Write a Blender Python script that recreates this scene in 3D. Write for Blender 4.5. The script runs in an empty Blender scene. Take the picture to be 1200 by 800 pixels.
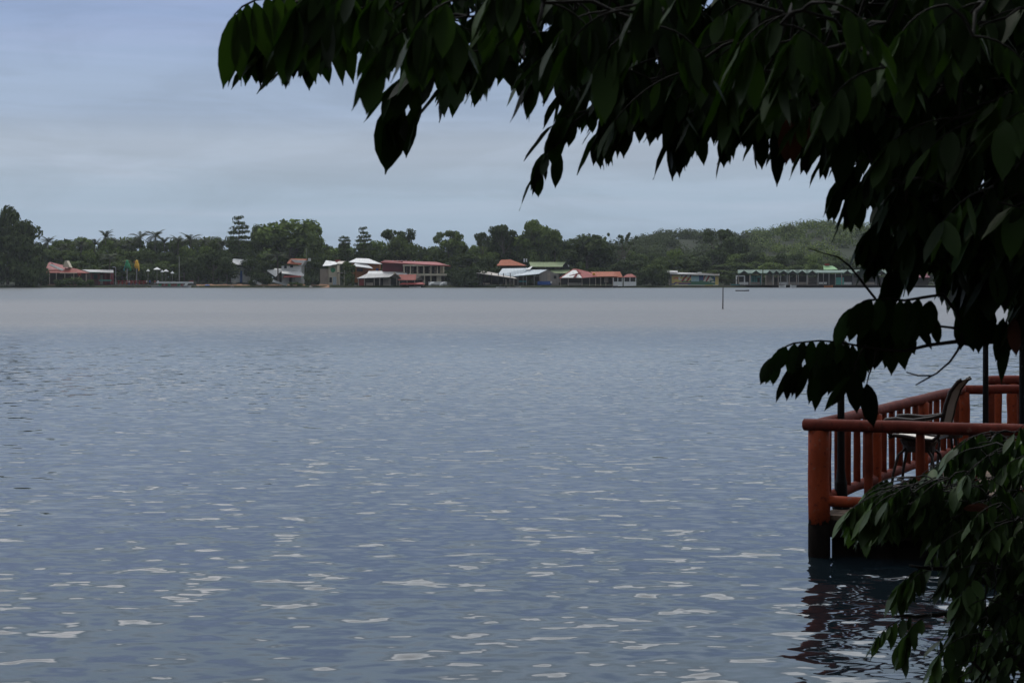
import bpy, math, random
from mathutils import Vector, noise
C = bpy.context.scene
R = math.radians
F = 2000.0      # focal length in photo pixels (photo 1200 wide)
H = 3.1         # eye height above the water
HY = 325.0      # photo row of the horizon

# ------------------------------------------------------------------ camera
cam = bpy.data.cameras.new('camera'); camo = bpy.data.objects.new('camera', cam)
C.collection.objects.link(camo); C.camera = camo
cam.sensor_width = 36; cam.lens = 60.0; cam.shift_y = -75 / 1200.0
cam.clip_start = 0.1; cam.clip_end = 20000
camo.location = (0, 0, H); camo.rotation_euler = (R(90), 0, 0)
cam.dof.use_dof = True; cam.dof.focus_distance = 60; cam.dof.aperture_fstop = 14

# ------------------------------------------------------------------ light
SUN_EL, SUN_AZ = 56, -22     # azimuth clockwise from +Y (view direction)
w = bpy.data.worlds.new('World'); C.world = w; w.use_nodes = True
nt = w.node_tree; N = nt.nodes; L = nt.links; N.clear()
def nn(t, **k):
    n = N.new(t)
    for a, b in k.items(): setattr(n, a, b)
    return n
def mth(op, a, b=None, clamp=False):
    n = nn('ShaderNodeMath', operation=op, use_clamp=clamp)
    for i, v in enumerate((a, b)):
        if v is None: continue
        if isinstance(v, (int, float)): n.inputs[i].default_value = v
        else: L.new(v, n.inputs[i])
    return n.outputs[0]
out = nn('ShaderNodeOutputWorld'); bg = nn('ShaderNodeBackground'); bg.inputs[1].default_value = 0.1
sky = nn('ShaderNodeTexSky', sky_type='NISHITA', sun_disc=False)
sky.sun_elevation = R(SUN_EL); sky.sun_rotation = R(SUN_AZ); sky.air_density = 1.2; sky.dust_density = 2.5
tc = nn('ShaderNodeTexCoord'); sp = nn('ShaderNodeSeparateXYZ'); L.new(tc.outputs['Generated'], sp.inputs[0])
zz = mth('MAXIMUM', sp.outputs[2], 0.0)
# cloud sheet brightness against height above the horizon
rmp = nn('ShaderNodeValToRGB'); L.new(zz, rmp.inputs[0]); cr = rmp.color_ramp
cr.interpolation = 'EASE'
stops = [(0.0, (3.2, 4.3, 5.6)), (0.045, (3.4, 4.45, 5.7)), (0.075, (3.95, 4.75, 5.95)), (0.10, (3.4, 4.4, 6.1)), (0.16, (2.6, 3.55, 5.7)),
         (0.24, (5.2, 6.7, 8.5)), (0.38, (6.0, 7.6, 9.4)), (0.42, (22, 23.4, 25)), (0.56, (22, 23.4, 25)), (0.7, (15, 16, 17.5)), (1.0, (8.6, 9.6, 11))]
SC = 30.0
cr.elements[0].position = 0; cr.elements[0].color = tuple(c / SC for c in stops[0][1]) + (1,)
cr.elements[1].position = 1; cr.elements[1].color = tuple(c / SC for c in stops[-1][1]) + (1,)
for p, c in stops[1:-1]:
    e = cr.elements.new(p); e.color = tuple(v / SC for v in c) + (1,)
# streaky cloud structure, flattened towards the horizon
mp = nn('ShaderNodeMapping'); L.new(tc.outputs['Generated'], mp.inputs[0]); mp.inputs['Scale'].default_value = (1.6, 1.6, 26)
n1 = nn('ShaderNodeTexNoise'); L.new(mp.outputs[0], n1.inputs[0]); n1.inputs['Scale'].default_value = 1.6; n1.inputs['Detail'].default_value = 7; n1.inputs['Distortion'].default_value = .4; n1.inputs['Roughness'].default_value = .55
st = nn('ShaderNodeMapRange'); L.new(n1.outputs[0], st.inputs[0]); st.inputs[1].default_value = .32; st.inputs[2].default_value = .7; st.inputs[3].default_value = .91; st.inputs[4].default_value = 1.12
sc_ = nn('ShaderNodeVectorMath', operation='SCALE'); L.new(rmp.outputs[0], sc_.inputs[0]); 
mp2 = nn('ShaderNodeMapping'); L.new(tc.outputs['Generated'], mp2.inputs[0]); mp2.inputs['Scale'].default_value = (3.0, 3.0, 17); mp2.inputs['Location'].default_value = (3.1, 1.7, .6)
n2 = nn('ShaderNodeTexNoise'); L.new(mp2.outputs[0], n2.inputs[0]); n2.inputs['Scale'].default_value = 2.1; n2.inputs['Detail'].default_value = 8; n2.inputs['Distortion'].default_value = .8; n2.inputs['Roughness'].default_value = .6
st3 = nn('ShaderNodeMapRange', interpolation_type='SMOOTHSTEP'); L.new(n2.outputs[0], st3.inputs[0]); st3.inputs[1].default_value = .42; st3.inputs[2].default_value = .62; st3.inputs[3].default_value = .955; st3.inputs[4].default_value = 1.055
# the veiled sun brightens the high cloud ahead; the cloud behind is duller
fw = nn('ShaderNodeMapRange', interpolation_type='SMOOTHSTEP'); L.new(sp.outputs[1], fw.inputs[0]); fw.inputs[1].default_value = -.6; fw.inputs[2].default_value = .75; fw.inputs[3].default_value = .3; fw.inputs[4].default_value = 1
L.new(mth('MULTIPLY', mth('MULTIPLY', mth('MULTIPLY', st.outputs[0], st3.outputs[0]), SC), fw.outputs[0]), sc_.inputs[3])
# warm tint in the streaks
st2 = nn('ShaderNodeMapRange'); L.new(n1.outputs[0], st2.inputs[0]); st2.inputs[1].default_value = .5; st2.inputs[2].default_value = .66; st2.inputs[3].default_value = 0; st2.inputs[4].default_value = .3
tint = nn('ShaderNodeMix', data_type='RGBA', blend_type='MULTIPLY'); L.new(st2.outputs[0], tint.inputs[0]); L.new(sc_.outputs[0], tint.inputs[6]); tint.inputs[7].default_value = (1.2, .98, .93, 1)
mx = nn('ShaderNodeMix', data_type='RGBA'); mx.inputs[0].default_value = .93
L.new(sky.outputs[0], mx.inputs[6]); L.new(tint.outputs[2], mx.inputs[7]); L.new(mx.outputs[2], bg.inputs[0]); L.new(bg.outputs[0], out.inputs[0])

sl = bpy.data.lights.new('sun', 'SUN'); so = bpy.data.objects.new('sun', sl); C.collection.objects.link(so)
sl.energy = 1.2; sl.angle = R(14); sl.color = (1, .95, .88)
az = R(SUN_AZ); el = R(SUN_EL)
sd = Vector((math.sin(az) * math.cos(el), math.cos(az) * math.cos(el), math.sin(el)))
so.rotation_euler = sd.to_track_quat('Z', 'Y').to_euler(); so.location = (0, 0, 60)
C.view_settings.view_transform = 'Standard'; C.view_settings.look = 'None'; C.view_settings.gamma = 1
C.view_settings.exposure = 0; C.view_settings.use_curve_mapping = False
C.render.engine = 'CYCLES'; C.cycles.use_denoising = True
C.cycles.max_bounces = 6; C.cycles.transparent_max_bounces = 8; C.cycles.caustics_reflective = False; C.cycles.caustics_refractive = False
C.cycles.sample_clamp_indirect = 6

# ------------------------------------------------------------------ helpers
def at(px, py, D): return Vector(((px - 600) / F * D, D, H - (py - HY) / F * D))
def zat(py, D): return H - (py - HY) / F * D
def xat(px, D): return (px - 600) / F * D

def wloc(o):
    v = Vector((0, 0, 0))
    while o: v += o.location; o = o.parent
    return v
class MB:
    def __init__(s): s.v = []; s.f = []; s.m = []; s.c = None; s.k = 0
    def mat(s, k): s.k = k
    def add(s, vs, fs):
        n = len(s.v); s.v += [tuple(v) for v in vs]; s.f += [tuple(i + n for i in f) for f in fs]; s.m += [s.k] * len(fs)
    def box(s, a, b):
        x0, x1 = sorted((a[0], b[0])); y0, y1 = sorted((a[1], b[1])); z0, z1 = sorted((a[2], b[2]))
        s.add([(x0, y0, z0), (x1, y0, z0), (x1, y1, z0), (x0, y1, z0), (x0, y0, z1), (x1, y0, z1), (x1, y1, z1), (x0, y1, z1)],
              [(0, 3, 2, 1), (4, 5, 6, 7), (0, 1, 5, 4), (1, 2, 6, 5), (2, 3, 7, 6), (3, 0, 4, 7)])
    def hexa(s, p):   # 4 top points, thickness down via p[4]
        t = p[4]; top = [Vector(q) for q in p[:4]]; bot = [q - Vector((0, 0, t)) for q in top]
        s.add(top + bot, [(0, 1, 2, 3), (7, 6, 5, 4), (0, 4, 5, 1), (1, 5, 6, 2), (2, 6, 7, 3), (3, 7, 4, 0)])
    def prism(s, poly, D, dep):   # poly in photo px at distance D, extruded away
        n = len(poly); a = [at(x, y, D) for x, y in poly]; b = [q + Vector((0, dep, 0)) for q in a]
        s.add(a + b, [tuple(range(n)), tuple(range(2 * n - 1, n - 1, -1))] + [(i, i + n, (i + 1) % n + n, (i + 1) % n) for i in range(n)])
    def tube(s, pts, r, n=8, cap=True):
        pts = [Vector(p) for p in pts]; m = len(pts)
        if isinstance(r, (int, float)): r = [r] * m
        vs = []; up = None
        for i, p in enumerate(pts):
            d = (pts[min(i + 1, m - 1)] - pts[max(i - 1, 0)]).normalized()
            if up is None: up = Vector((0, 0, 1)) if abs(d.z) < .9 else Vector((1, 0, 0))
            u = d.cross(up)
            if u.length < 1e-4: u = d.cross(Vector((.3, 1, .2)))
            u.normalize(); v = u.cross(d).normalized(); up = v
            for k in range(n):
                a = 2 * math.pi * k / n
                vs.append(p + (u * math.cos(a) + v * math.sin(a)) * r[i])
        fs = [(i * n + k, i * n + (k + 1) % n, (i + 1) * n + (k + 1) % n, (i + 1) * n + k) for i in range(m - 1) for k in range(n)]
        if cap: fs += [tuple(range(n - 1, -1, -1)), tuple(range((m - 1) * n, m * n))]
        s.add(vs, fs)
    def lathe(s, c, prof, n=16):
        s.tube([Vector(c) + Vector((0, 0, z)) for r_, z in prof], [r_ for r_, z in prof], n)
    def mesh(s, name, mats, smooth=False):
        me = bpy.data.meshes.new(name); me.from_pydata(s.v, [], s.f)
        for m_ in (mats if isinstance(mats, (list, tuple)) else [mats]): me.materials.append(m_)
        if isinstance(mats, (list, tuple)): me.polygons.foreach_set('material_index', s.m)
        if smooth: me.polygons.foreach_set('use_smooth', [True] * len(s.f))
        me.update(); return me
    def build(s, name, mats, parent=None, label=None, smooth=False):
        if parent is not None:
            o = wloc(parent); s.v = [(v[0] - o.x, v[1] - o.y, v[2] - o.z) for v in s.v]
        ob = bpy.data.objects.new(name, s.mesh(name, mats, smooth)); C.collection.objects.link(ob)
        ob.parent = parent
        if label: ob['label'] = label
        return ob
def tag(o, label=None, cat=None, group=None, kind=None):
    if label: o['label'] = label
    if cat: o['category'] = cat
    if group: o['group'] = group
    if kind: o['kind'] = kind
    return o
def thing(name, label, cat, loc, group=None):
    o = bpy.data.objects.new(name, None); C.collection.objects.link(o); o.location = loc; o.empty_display_size = .2
    return tag(o, label, cat, group)
def child(name, me, parent, loc=(0, 0, 0)):
    o = bpy.data.objects.new(name, me); C.collection.objects.link(o); o.parent = parent; o.location = loc; return o

# ------------------------------------------------------------------ materials
def material(name, col, rough=.6, var=.25, scale=3.0, spec=.3, island=False, metal=0, bump=0, col2=None, stretch=(1, 1, 1), transl=0, sheen=None):
    m = bpy.data.materials.new(name); m.use_nodes = True; t = m.node_tree; n = t.nodes; l = t.links
    b = n['Principled BSDF']; b.inputs['Roughness'].default_value = rough; b.inputs['Specular IOR Level'].default_value = spec; b.inputs['Metallic'].default_value = metal
    tcn = n.new('ShaderNodeTexCoord'); mpn = n.new('ShaderNodeMapping'); l.new(tcn.outputs['Object'], mpn.inputs[0]); mpn.inputs['Scale'].default_value = stretch
    ns = n.new('ShaderNodeTexNoise'); l.new(mpn.outputs[0], ns.inputs[0]); ns.inputs['Scale'].default_value = scale; ns.inputs['Detail'].default_value = 5; ns.inputs['Roughness'].default_value = .6
    fac = ns.outputs[0]
    if island:
        g = n.new('ShaderNodeNewGeometry'); a = n.new('ShaderNodeMath'); a.operation = 'MULTIPLY_ADD'
        l.new(g.outputs['Random Per Island'], a.inputs[0]); a.inputs[1].default_value = .5; mm = n.new('ShaderNodeMath'); mm.operation = 'MULTIPLY'; l.new(ns.outputs[0], mm.inputs[0]); mm.inputs[1].default_value = .5
        l.new(mm.outputs[0], a.inputs[2]); fac = a.outputs[0]
    mr = n.new('ShaderNodeMapRange'); l.new(fac, mr.inputs[0]); mr.inputs[1].default_value = .25; mr.inputs[2].default_value = .75
    mixn = n.new('ShaderNodeMix'); mixn.data_type = 'RGBA'; l.new(mr.outputs[0], mixn.inputs[0])
    lo = tuple(c * (1 - var) for c in col); hi = col2 if col2 else tuple(min(1, c * (1 + var)) for c in col)
    mixn.inputs[6].default_value = (*lo, 1); mixn.inputs[7].default_value = (*hi, 1)
    l.new(mixn.outputs[2], b.inputs['Base Color'])
    if bump:
        bn = n.new('ShaderNodeBump'); l.new(ns.outputs[0], bn.inputs['Height']); bn.inputs['Distance'].default_value = bump; l.new(bn.outputs[0], b.inputs['Normal'])
    if transl:
        tr = n.new('ShaderNodeBsdfTranslucent'); ms = n.new('ShaderNodeMixShader'); ms.inputs[0].default_value = transl
        hs = n.new('ShaderNodeHueSaturation'); hs.inputs['Value'].default_value = 1.3; hs.inputs['Saturation'].default_value = 1.2; l.new(mixn.outputs[2], hs.inputs['Color']); l.new(hs.outputs[0], tr.inputs[0])
        l.new(b.outputs[0], ms.inputs[1]); l.new(tr.outputs[0], ms.inputs[2]); l.new(ms.outputs[0], n['Material Output'].inputs[0])
    return m
M = dict(
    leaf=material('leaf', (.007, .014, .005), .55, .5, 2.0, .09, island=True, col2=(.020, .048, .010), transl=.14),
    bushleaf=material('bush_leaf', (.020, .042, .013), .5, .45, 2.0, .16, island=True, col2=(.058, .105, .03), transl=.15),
    youngleaf=material('young_leaf', (.020, .045, .010), .5, .5, 2.0, .2, island=True, col2=(.042, .085, .018), transl=.22),
    redleaf=material('dry_leaf', (.10, .03, .015), .6, .4, 9),
    bark=material('bark', (.012, .010, .008), .85, .45, 6, .2, bump=.02, stretch=(1, 1, .25)),
    twig=material('twig', (.011, .0095, .008), .8, .4, 20),
    redpaint=material('red_paint', (.20, .034, .011), .65, .4, 5, .12, bump=.004, stretch=(1, 1, .35)),
    redrail=material('worn_red_paint', (.10, .019, .012), .7, .45, 4, .1, bump=.004),
    deckwood=material('deck_wood', (.1, .068, .048), .8, .4, 3, .2, bump=.005, stretch=(.3, 3, 3), island=True),
    wetpile=material('wet_pile', (.006, .0045, .004), .9, .5, 6, .02),
    black=material('black_metal', (.003, .003, .0035), .6, .3, 5, .1),
    lampglass=material('lamp_glass', (.16, .16, .15), .15, .1, 4, .6),
    sling=material('sling_fabric', (.13, .105, .085), .75, .2, 90),
    cushion=material('pale_cushion', (.8, .74, .66), .7, .06, 12),
    chairframe=material('chair_frame', (.014, .009, .008), .5, .3, 8, .15),
    soil=material('bank_soil', (.035, .03, .02), .95, .5, .3, .1, col2=(.03, .045, .018)),
    nearsoil=material('near_bank_soil', (.07, .055, .035), .95, .5, 1.5, .1, bump=.05),
    hillsoil=material('hill_ground', (.05, .07, .03), .95, .4, .05, .1),
    crown=material('crown_leaves', (.062, .092, .028), .8, .45, .12, .04, island=True, col2=(.13, .175, .05), transl=.12),
    crown_dark=material('dark_crown_leaves', (.042, .062, .023), .8, .4, .12, .04, island=True, col2=(.085, .115, .038), transl=.1),
    crown_light=material('light_crown_leaves', (.088, .13, .034), .8, .4, .12, .04, island=True, col2=(.17, .23, .06), transl=.15),
    palmleaf=material('palm_fronds', (.042, .055, .024), .7, .4, .3, .08, island=True, col2=(.08, .095, .05), transl=.1),
    forest=material('hill_forest', (.05, .072, .024), .8, .5, .02, .04, island=True, col2=(.09, .115, .045), transl=.12),
    scrub=material('hill_scrub', (.085, .125, .034), .8, .45, .02, .04, island=True, col2=(.17, .22, .065), transl=.12),
    trunk=material('tree_trunk', (.11, .095, .075), .9, .35, 1.5),
    terracotta=material('terracotta_roof', (.25, .062, .045), .75, .3, .8, stretch=(3, .5, 1)),
    orange_roof=material('orange_roof', (.33, .095, .045), .75, .25, .8, stretch=(3, .5, 1)),
    red=material('red_painted', (.26, .035, .03), .6, .25, .8),
    maroon=material('maroon_wall', (.13, .022, .035), .7, .2, .6),
    white=material('white_paint', (.78, .78, .76), .6, .1, .6),
    whitemetal=material('white_sheet_roof', (.6, .6, .59), .45, .16, .5, .4, stretch=(4, .4, 1)),
    bluemetal=material('pale_blue_sheet_roof', (.40, .46, .50), .45, .18, .5, .4, stretch=(4, .4, 1)),
    greymetal=material('grey_sheet_roof', (.36, .35, .34), .55, .25, .5, .3, stretch=(4, .4, 1)),
    tanmetal=material('tan_sheet_roof', (.5, .45, .4), .6, .25, .5, .3, stretch=(4, .4, 1)),
    greenroof=material('green_sheet_roof', (.065, .12, .085), .6, .3, .5, .3, stretch=(4, .4, 1)),
    limeroof=material('light_green_roof', (.2, .36, .17), .6, .3, .5, .1),
    olivroof=material('olive_roof', (.22, .27, .14), .65, .2, .5, .3, stretch=(4, .4, 1)),
    cream=material('cream_wall', (.6, .53, .4), .7, .15, .5),
    beige=material('beige_wall', (.4, .33, .27), .8, .25, .5),
    greywall=material('grey_plank_wall', (.3, .27, .24), .8, .25, .6, stretch=(4, 1, .3)),
    orange=material('orange_wall', (.42, .15, .045), .7, .2, .5),
    turq=material('turquoise_wall', (.1, .42, .35), .7, .2, .6),
    green=material('green_paint', (.03, .25, .1), .6, .3, 2),
    teal=material('teal_paint', (.03, .2, .2), .6, .3, 2),
    yellow=material('yellow_paint', (.75, .42, .03), .6, .2, 2),
    blue=material('blue_tarp', (.03, .1, .35), .6, .25, 1),
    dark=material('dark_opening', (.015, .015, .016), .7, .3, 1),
    glass=material('window_glass', (.03, .035, .04), .12, .2, 1, .6),
    darkwood=material('dark_wood', (.06, .045, .035), .8, .35, 1.2),
    polegrey=material('pole_grey', (.33, .32, .3), .6, .2, 2),
    skin=material('skin', (.3, .16, .1), .6, .1, 8),
    rock=material('shore_rock', (.16, .15, .13), .9, .4, 1.2),
    dirtbank=material('bare_dirt', (.3, .17, .1), .95, .3, .8),
)
def weather(m, tide):
    t = m.node_tree; n = t.nodes; l = t.links; b = n['Principled BSDF']; src = b.inputs['Base Color'].links[0].from_socket
    tcn = n.new('ShaderNodeTexCoord'); ns = n.new('ShaderNodeTexNoise'); l.new(tcn.outputs['Object'], ns.inputs[0]); ns.inputs['Scale'].default_value = 16; ns.inputs['Detail'].default_value = 6
    r1 = n.new('ShaderNodeMapRange'); l.new(ns.outputs[0], r1.inputs[0]); r1.inputs[1].default_value = .62; r1.inputs[2].default_value = .7; r1.inputs[4].default_value = .5
    m1 = n.new('ShaderNodeMix'); m1.data_type = 'RGBA'; l.new(r1.outputs[0], m1.inputs[0]); l.new(src, m1.inputs[6]); m1.inputs[7].default_value = (.16, .09, .07, 1)
    r3 = n.new('ShaderNodeMapRange'); l.new(ns.outputs[0], r3.inputs[0]); r3.inputs[1].default_value = .42; r3.inputs[2].default_value = .33; r3.inputs[4].default_value = .6
    m3 = n.new('ShaderNodeMix'); m3.data_type = 'RGBA'; l.new(r3.outputs[0], m3.inputs[0]); l.new(m1.outputs[2], m3.inputs[6]); m3.inputs[7].default_value = (.05, .012, .008, 1)
    outc = m3.outputs[2]
    if tide:
        sp = n.new('ShaderNodeSeparateXYZ'); l.new(tcn.outputs['Object'], sp.inputs[0]); a = n.new('ShaderNodeMath'); a.operation = 'MULTIPLY_ADD'; l.new(ns.outputs[0], a.inputs[0]); a.inputs[1].default_value = -.35; l.new(sp.outputs[2], a.inputs[2])
        r2 = n.new('ShaderNodeMapRange'); l.new(a.outputs[0], r2.inputs[0]); r2.inputs[1].default_value = .235; r2.inputs[2].default_value = .2
        m2 = n.new('ShaderNodeMix'); m2.data_type = 'RGBA'; l.new(r2.outputs[0], m2.inputs[0]); l.new(outc, m2.inputs[6]); m2.inputs[7].default_value = (.012, .009, .007, 1); outc = m2.outputs[2]
    l.new(outc, b.inputs['Base Color'])
M['baluster'] = material('dull_red_paint', (.105, .02, .009), .75, .4, 5, .08, bump=.004)  # red darkened for the balusters: the canopy's shade is in this colour
weather(M['redpaint'], True); weather(M['redrail'], False)
# ------------------------------------------------------------------ water
def water_mat():
    m = bpy.data.materials.new('water'); m.use_nodes = True; t = m.node_tree; n = t.nodes; l = t.links
    b = n['Principled BSDF']; b.inputs['Base Color'].default_value = (.010, .015, .02, 1); b.inputs['Roughness'].default_value = .02; b.inputs['IOR'].default_value = 1.36
    g = n.new('ShaderNodeNewGeometry')
    def noi(scale, stretch, detail, dist=0, off=0):
        mpn = n.new('ShaderNodeMapping'); l.new(g.outputs['Position'], mpn.inputs[0]); mpn.inputs['Scale'].default_value = stretch; mpn.inputs['Location'].default_value = (off, off * 1.7, off)
        q = n.new('ShaderNodeTexNoise'); q.inputs['Scale'].default_value = scale; q.inputs['Detail'].default_value = detail; q.inputs['Distortion'].default_value = dist; q.inputs['Roughness'].default_value = .45
        l.new(mpn.outputs[0], q.inputs[0]); return q
    def vm(op, a, bb=None, s=None):
        q = n.new('ShaderNodeVectorMath'); q.operation = op
        if hasattr(a, 'links'): l.new(a, q.inputs[0])
        else: q.inputs[0].default_value = a
        if bb is not None:
            if hasattr(bb, 'links'): l.new(bb, q.inputs[1])
            else: q.inputs[1].default_value = bb
        if s is not None:
            if hasattr(s, 'links'): l.new(s, q.inputs[3])
            else: q.inputs[3].default_value = s
        return q.outputs[0]
    def mr(v, a, bb, c, d):
        q = n.new('ShaderNodeMapRange'); l.new(v, q.inputs[0]); q.interpolation_type = 'SMOOTHSTEP'
        for i, k in enumerate((a, bb, c, d)): q.inputs[i + 1].default_value = k
        return q.outputs[0]
    def mt(op, a, bb):
        q = n.new('ShaderNodeMath'); q.operation = op
        for i, k in enumerate((a, bb)):
            if hasattr(k, 'links'): l.new(k, q.inputs[i])
            else: q.inputs[i].default_value = k
        return q.outputs[0]
    A = noi(.8, (.7, 1, 1), 0.0, .2)
    B = noi(2.8, (.62, 1, 1), 1.0, .3, 7)
    D_ = noi(7.0, (.5, 1, 1), 1.5, .3, 13)
    big = noi(.035, (.35, 1, 1), 3, .5, 21)     # wind patches
    def cen(q, s): return vm('SCALE', vm('SUBTRACT', q.outputs['Color'], (.5, .5, .5)), None, s)
    patch = mr(big.outputs[0], .35, .65, .7, 1.2)
    # the wind-ruffled belt lying across the middle of the lagoon
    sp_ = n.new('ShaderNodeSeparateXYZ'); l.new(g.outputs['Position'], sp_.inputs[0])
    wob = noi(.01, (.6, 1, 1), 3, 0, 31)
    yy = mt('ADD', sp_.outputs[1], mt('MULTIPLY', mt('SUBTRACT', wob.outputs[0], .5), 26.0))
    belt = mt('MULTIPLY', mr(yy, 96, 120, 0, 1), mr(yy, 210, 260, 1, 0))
    # finer ripples than can be drawn one by one, stronger out in the open wind
    rough = mt('ADD', mr(yy, 55, 125, .04, .36), mt('MULTIPLY', belt, .03)); l.new(rough, b.inputs['Roughness'])
    silt = n.new('ShaderNodeMix'); silt.data_type = 'RGBA'; l.new(mt('MULTIPLY', belt, mr(noi(.02, (.3, 1, 1), 5, .4, 41).outputs[0], .3, .7, .6, 1.3)), silt.inputs[0]); silt.inputs[6].default_value = (.005, .009, .012, 1); silt.inputs[7].default_value = (.072, .062, .058, 1); l.new(silt.outputs[2], b.inputs['Base Color'])   # the belt's pale sky reflection, painted into the base colour
    s = vm('ADD', vm('ADD', cen(A, .10), cen(B, .43)), cen(D_, .34))
    s = vm('SCALE', s, None, mt('MULTIPLY', patch, mt('MULTIPLY', mr(yy, 16, 60, 1, 2.0), mr(yy, 85, 140, 1, .6))))
    s = vm('MULTIPLY', s, (.7, 1.0, 0))
    # wavelets run toward the near shore: steep front faces, long gentle backs
    sx = n.new('ShaderNodeSeparateXYZ'); l.new(s, sx.inputs[0])
    fy = mt('ADD', mt('MINIMUM', sx.outputs[1], 0.0), mt('MULTIPLY', mt('MAXIMUM', sx.outputs[1], 0.0), mr(yy, 18, 70, .25, .06)))
    cx = n.new('ShaderNodeCombineXYZ'); l.new(sx.outputs[0], cx.inputs[0]); l.new(fy, cx.inputs[1])
    s = vm('ADD', cx.outputs[0], (0, -.012, 1))
    nm = vm('NORMALIZE', s); l.new(nm, b.inputs['Normal'])
    return m
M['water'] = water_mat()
mb = MB(); mb.add([(-2500, -60, 0), (2500, -60, 0), (2500, 700, 0), (-2500, 700, 0)], [(0, 1, 2, 3)])
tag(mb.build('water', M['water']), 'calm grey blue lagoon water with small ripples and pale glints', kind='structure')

# ------------------------------------------------------------------ land
def sstep(a, b, x):
    t = max(0, min(1, (x - a) / (b - a))); return t * t * (3 - 2 * t)
def lerp_tab(tab, x):
    if x <= tab[0][0]: return tab[0][1]
    for (a, b), (c, d) in zip(tab, tab[1:]):
        if x <= c: return b + (d - b) * (x - a) / (c - a)
    return tab[-1][1]
RIDGE = [(560, 322), (640, 306), (700, 296), (745, 284), (785, 275), (820, 276), (860, 276), (898, 275), (925, 268), (942, 264), (960, 262), (976, 266), (1000, 267), (1050, 266), (1200, 275), (1500, 300), (1700, 315)]
def shore(px): return 517 + 3 * noise.noise(Vector((px * .03, 0, 0))) + (6 if px > 860 else 0) * sstep(850, 900, px)
def land_z(px, D):
    s0 = shore(px)
    z = -1.5 + 2.1 * sstep(s0 - 4, s0 + 2, D) + .8 * sstep(s0 + 2, s0 + 30, D)
    hr = (H + (HY - lerp_tab(RIDGE, px)) / F * 900) - 3.5
    z += max(0, hr) * sstep(600, 900, D) * (1 - .5 * sstep(1300, 2500, D))
    return z
rows = [505, 510, 512, 514, 515, 516, 517, 518, 519, 520, 522, 525, 530, 540, 560, 590, 620, 650, 680, 710, 740, 770, 800, 830, 860, 890, 920, 980, 1100, 1300, 1700, 2500, 4500, 9000]
cols = list(range(-900, 2100, 12)); mb = MB()
vs = [Vector((xat(p, D), D, land_z(p, D) + (.8 * noise.noise(Vector((p * .05, D * .02, 3))) if D > 560 else 0))) for D in rows for p in cols]
nC = len(cols)
mb.add(vs, [(i * nC + j, i * nC + j + 1, (i + 1) * nC + j + 1, (i + 1) * nC + j) for i in range(len(rows) - 1) for j in range(nC - 1)])
tag(mb.build('terrain', M['soil'], smooth=True), 'low far bank rising to a wooded hill', kind='structure')
# near bank, under and beside the viewer
def bank_z(x, y):
    e = 8.3 + .25 * math.sin(x * .7) + .9 * sstep(2, 9, x)
    return -1.2 + 2.65 * sstep(e + 1.3, e - 3.5, y) + .05 * noise.noise(Vector((x, y, 0)) * 1.3)
mb = MB(); xs = [-60 + 1.0 * i for i in range(121)]; ys = [-60, -40, -25, -15, -8, -4, -2, 0] + [1 + .4 * i for i in range(28)]
mb.add([(x, y, bank_z(x, y)) for y in ys for x in xs], [(i * 121 + j, i * 121 + j + 1, (i + 1) * 121 + j + 1, (i + 1) * 121 + j) for i in range(len(ys) - 1) for j in range(120)])
tag(mb.build('ground', M['nearsoil'], smooth=True), 'dark earth bank under the overhanging tree', kind='structure')

# ------------------------------------------------------------------ far trees
rnd = random.Random(5)
def quads(mb, pts, size, rr, flat=.0):
    for p, nrm in pts:
        n = (nrm + Vector((rr.uniform(-1, 1), rr.uniform(-1, 1), rr.uniform(-1, 1))) * .75 + Vector((0, 0, flat))).normalized()
        a = n.cross(Vector((rr.uniform(-1, 1), rr.uniform(-1, 1), rr.uniform(-1, 1)))).normalized(); b = n.cross(a)
        s = size * rr.uniform(.55, 1.25)
        mb.add([p - a * s - b * s * .2, p - b * s * .62, p + a * s, p + b * s * .62 + n * s * .15], [(0, 1, 2, 3)])
def shell(rr, lobes, n):
    tot = sum(l[3] * l[4] + l[3] * l[5] for l in lobes); out = []
    for (cx, cy, cz, rx, ry, rz) in lobes:
        for _ in range(int(n * (rx * ry + rx * rz) / tot)):
            v = Vector((rr.gauss(0, 1), rr.gauss(0, 1), rr.gauss(0, 1))).normalized()
            k = rr.uniform(.62, 1.06)
            out.append((Vector((cx + v.x * rx * k, cy + v.y * ry * k, cz + v.z * rz * k)), v))
    return out
def branchy(rr, lobes, h, r0, base=(0, 0)):
    t = MB(); top = h * .55
    t.tube([(base[0], base[1], -1.5), (base[0] + .1, base[1], top * .5), (base[0], base[1] + .1, top)], [r0, r0 * .75, r0 * .55], 7)
    for (cx, cy, cz, rx, ry, rz) in lobes:
        s = Vector((base[0], base[1], top * rr.uniform(.6, .98))); e = Vector((cx, cy, cz))
        t.tube([s, (s + e) / 2 + Vector((0, 0, -.06 * h)), e], [r0 * .4, r0 * .25, r0 * .1], 5, False)
    return t
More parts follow.
